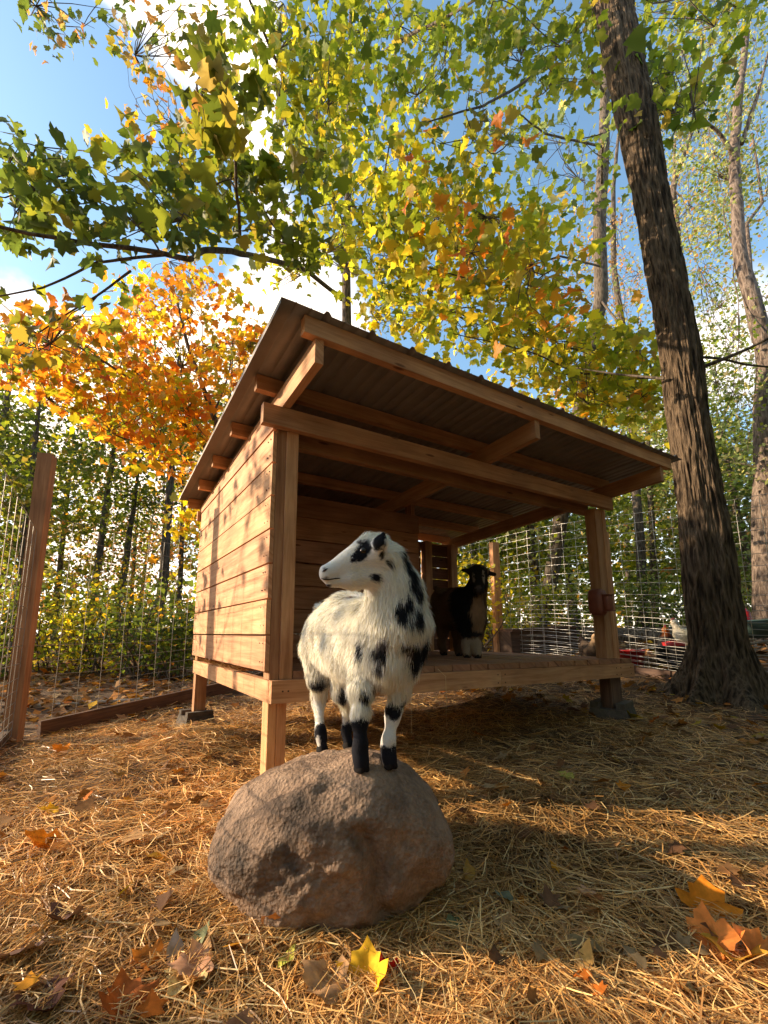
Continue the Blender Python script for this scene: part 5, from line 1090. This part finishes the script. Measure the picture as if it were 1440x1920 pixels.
OR = (.72, .24, .02); YE = (.80, .46, .03); TN = (.48, .27, .13); RU = (.42, .12, .03); BRN_ = (.13, .07, .06); GN = (.22, .23, .12); PK = (.62, .33, .19)
for a in ((75, 1582, .115, 60, (28, 10), .5, OR, 'maple', 'bright orange maple leaf lying in the sun at the left edge'), (515, 1745, .10, 160, (60, 0), .35, (.70, .30, .10), 'maple', 'orange brown leaf standing upright against the foot of the boulder'),
          (688, 1822, .10, -40, (35, -15), .6, YE, 'maple', 'curled golden yellow leaf with a dark hollow at the bottom centre'), (605, 1845, .11, 25, (12, 5), .4, TN, 'maple', 'pale tan maple leaf left of the golden curled one'),
          (722, 1815, .05, 80, (40, 20), .8, (.6, .03, .02), 'maple', 'small crimson leaf scrap right of the golden curled one'), (1325, 1695, .12, -60, (45, 10), .35, OR, 'maple', 'large orange leaf raised above the pair at the lower right'),
          (1345, 1765, .12, 200, (30, 25), .4, (.78, .26, .06), 'maple', 'salmon orange leaf folded below the raised orange one'), (1425, 1795, .12, 20, (50, -20), .3, (.82, .32, .10), 'maple', 'peach orange leaf with small holes at the right edge'),
          (1375, 1790, .11, 100, (15, 5), .4, (.74, .38, .05), 'maple', 'yellow orange leaf lying flat between the raised ones'), (232, 1880, .10, 10, (20, 15), .5, RU, 'maple', 'rusty red leaf at the bottom left'),
          (115, 1725, .09, 120, (20, 10), .6, BRN_, 'maple', 'dark purple brown leaf with a bright rim left of the boulder'), (45, 1785, .09, 200, (25, 0), .4, (.16, .09, .07), 'maple', 'dull dark leaf at the lower left edge'),
          (80, 1880, .09, 200, (10, 0), .4, (.12, .05, .035), 'maple', 'deep maroon leaf flat in the lower left corner'), (370, 1765, .085, -50, (25, 0), .3, GN, 'oval', 'grey green oval leaf below the boulder on the left'),
          (327, 1790, .085, -5, (35, 20), .5, (.35, .28, .25), 'oval', 'narrow silvery curled leaf beside the grey green one'), (960, 1690, .09, 40, (20, 0), .4, (.20, .20, .13), 'oval', 'dull olive oval leaf right of the boulder'),
          (855, 1728, .08, 100, (15, 0), .3, (.20, .21, .10), 'oval', 'green tinted oval leaf at the right foot of the boulder'), (880, 1640, .08, -30, (30, 10), .4, (.55, .30, .07), 'oval', 'ochre leaf tip beside the right flank of the boulder'),
          (1095, 1805, .085, -80, (30, 0), .4, (.62, .34, .10), 'oval', 'long amber leaf below the middle right straw'), (275, 1805, .075, 60, (25, 0), .5, (.66, .24, .05), 'maple', 'small bright orange leaf half under straw at the lower left'),
          (360, 1815, .095, 80, (10, 0), .4, PK, 'maple', 'pinkish brown leaf under crossed stems near the bottom'), (345, 1840, .085, 130, (8, 0), .3, (.66, .50, .22), 'maple', 'cream coloured leaf below the pinkish brown one'),
          (300, 1608, .085, 75, (20, 0), .3, (.78, .42, .06), 'oval', 'slim yellow leaf left of the boulder'), (1105, 1680, .07, 60, (20, 10), .4, PK, 'maple', 'small pink tan leaf right of the boulder'),
          (945, 1735, .07, 30, (20, 0), .3, (.52, .30, .14), 'maple', 'tiny tan maple leaf near the olive oval one'), (1305, 1855, .09, 80, (20, 0), .4, (.50, .32, .13), 'oval', 'broad ochre leaf in the lower right corner'),
          (110, 1405, .10, 40, (25, 0), .4, OR, 'maple', 'orange leaf on the straw near the left fence'), (90, 1520, .08, 90, (20, 0), .3, YE, 'maple', 'yellow leaf on bright straw at the left'), (20, 1475, .08, 10, (10, 0), .3, (.30, .17, .09), 'oval', 'curled brown leaf at the left edge of the straw'),
          (1060, 1455, .07, 0, (15, 0), .3, (.42, .36, .08), 'maple', 'small yellow green leaf on the shaded straw at the right'), (1090, 1770, .1, 180, (10, 0), .3, (.24, .17, .08), 'oval', 'large dull brown leaf pressed into the straw on the right'), (535, 1800, .07, -60, (10, 0), .3, (.60, .58, .10), 'oval', 'small yellow green leaf right of the bottom straw patch')):
    one_leaf(*a)
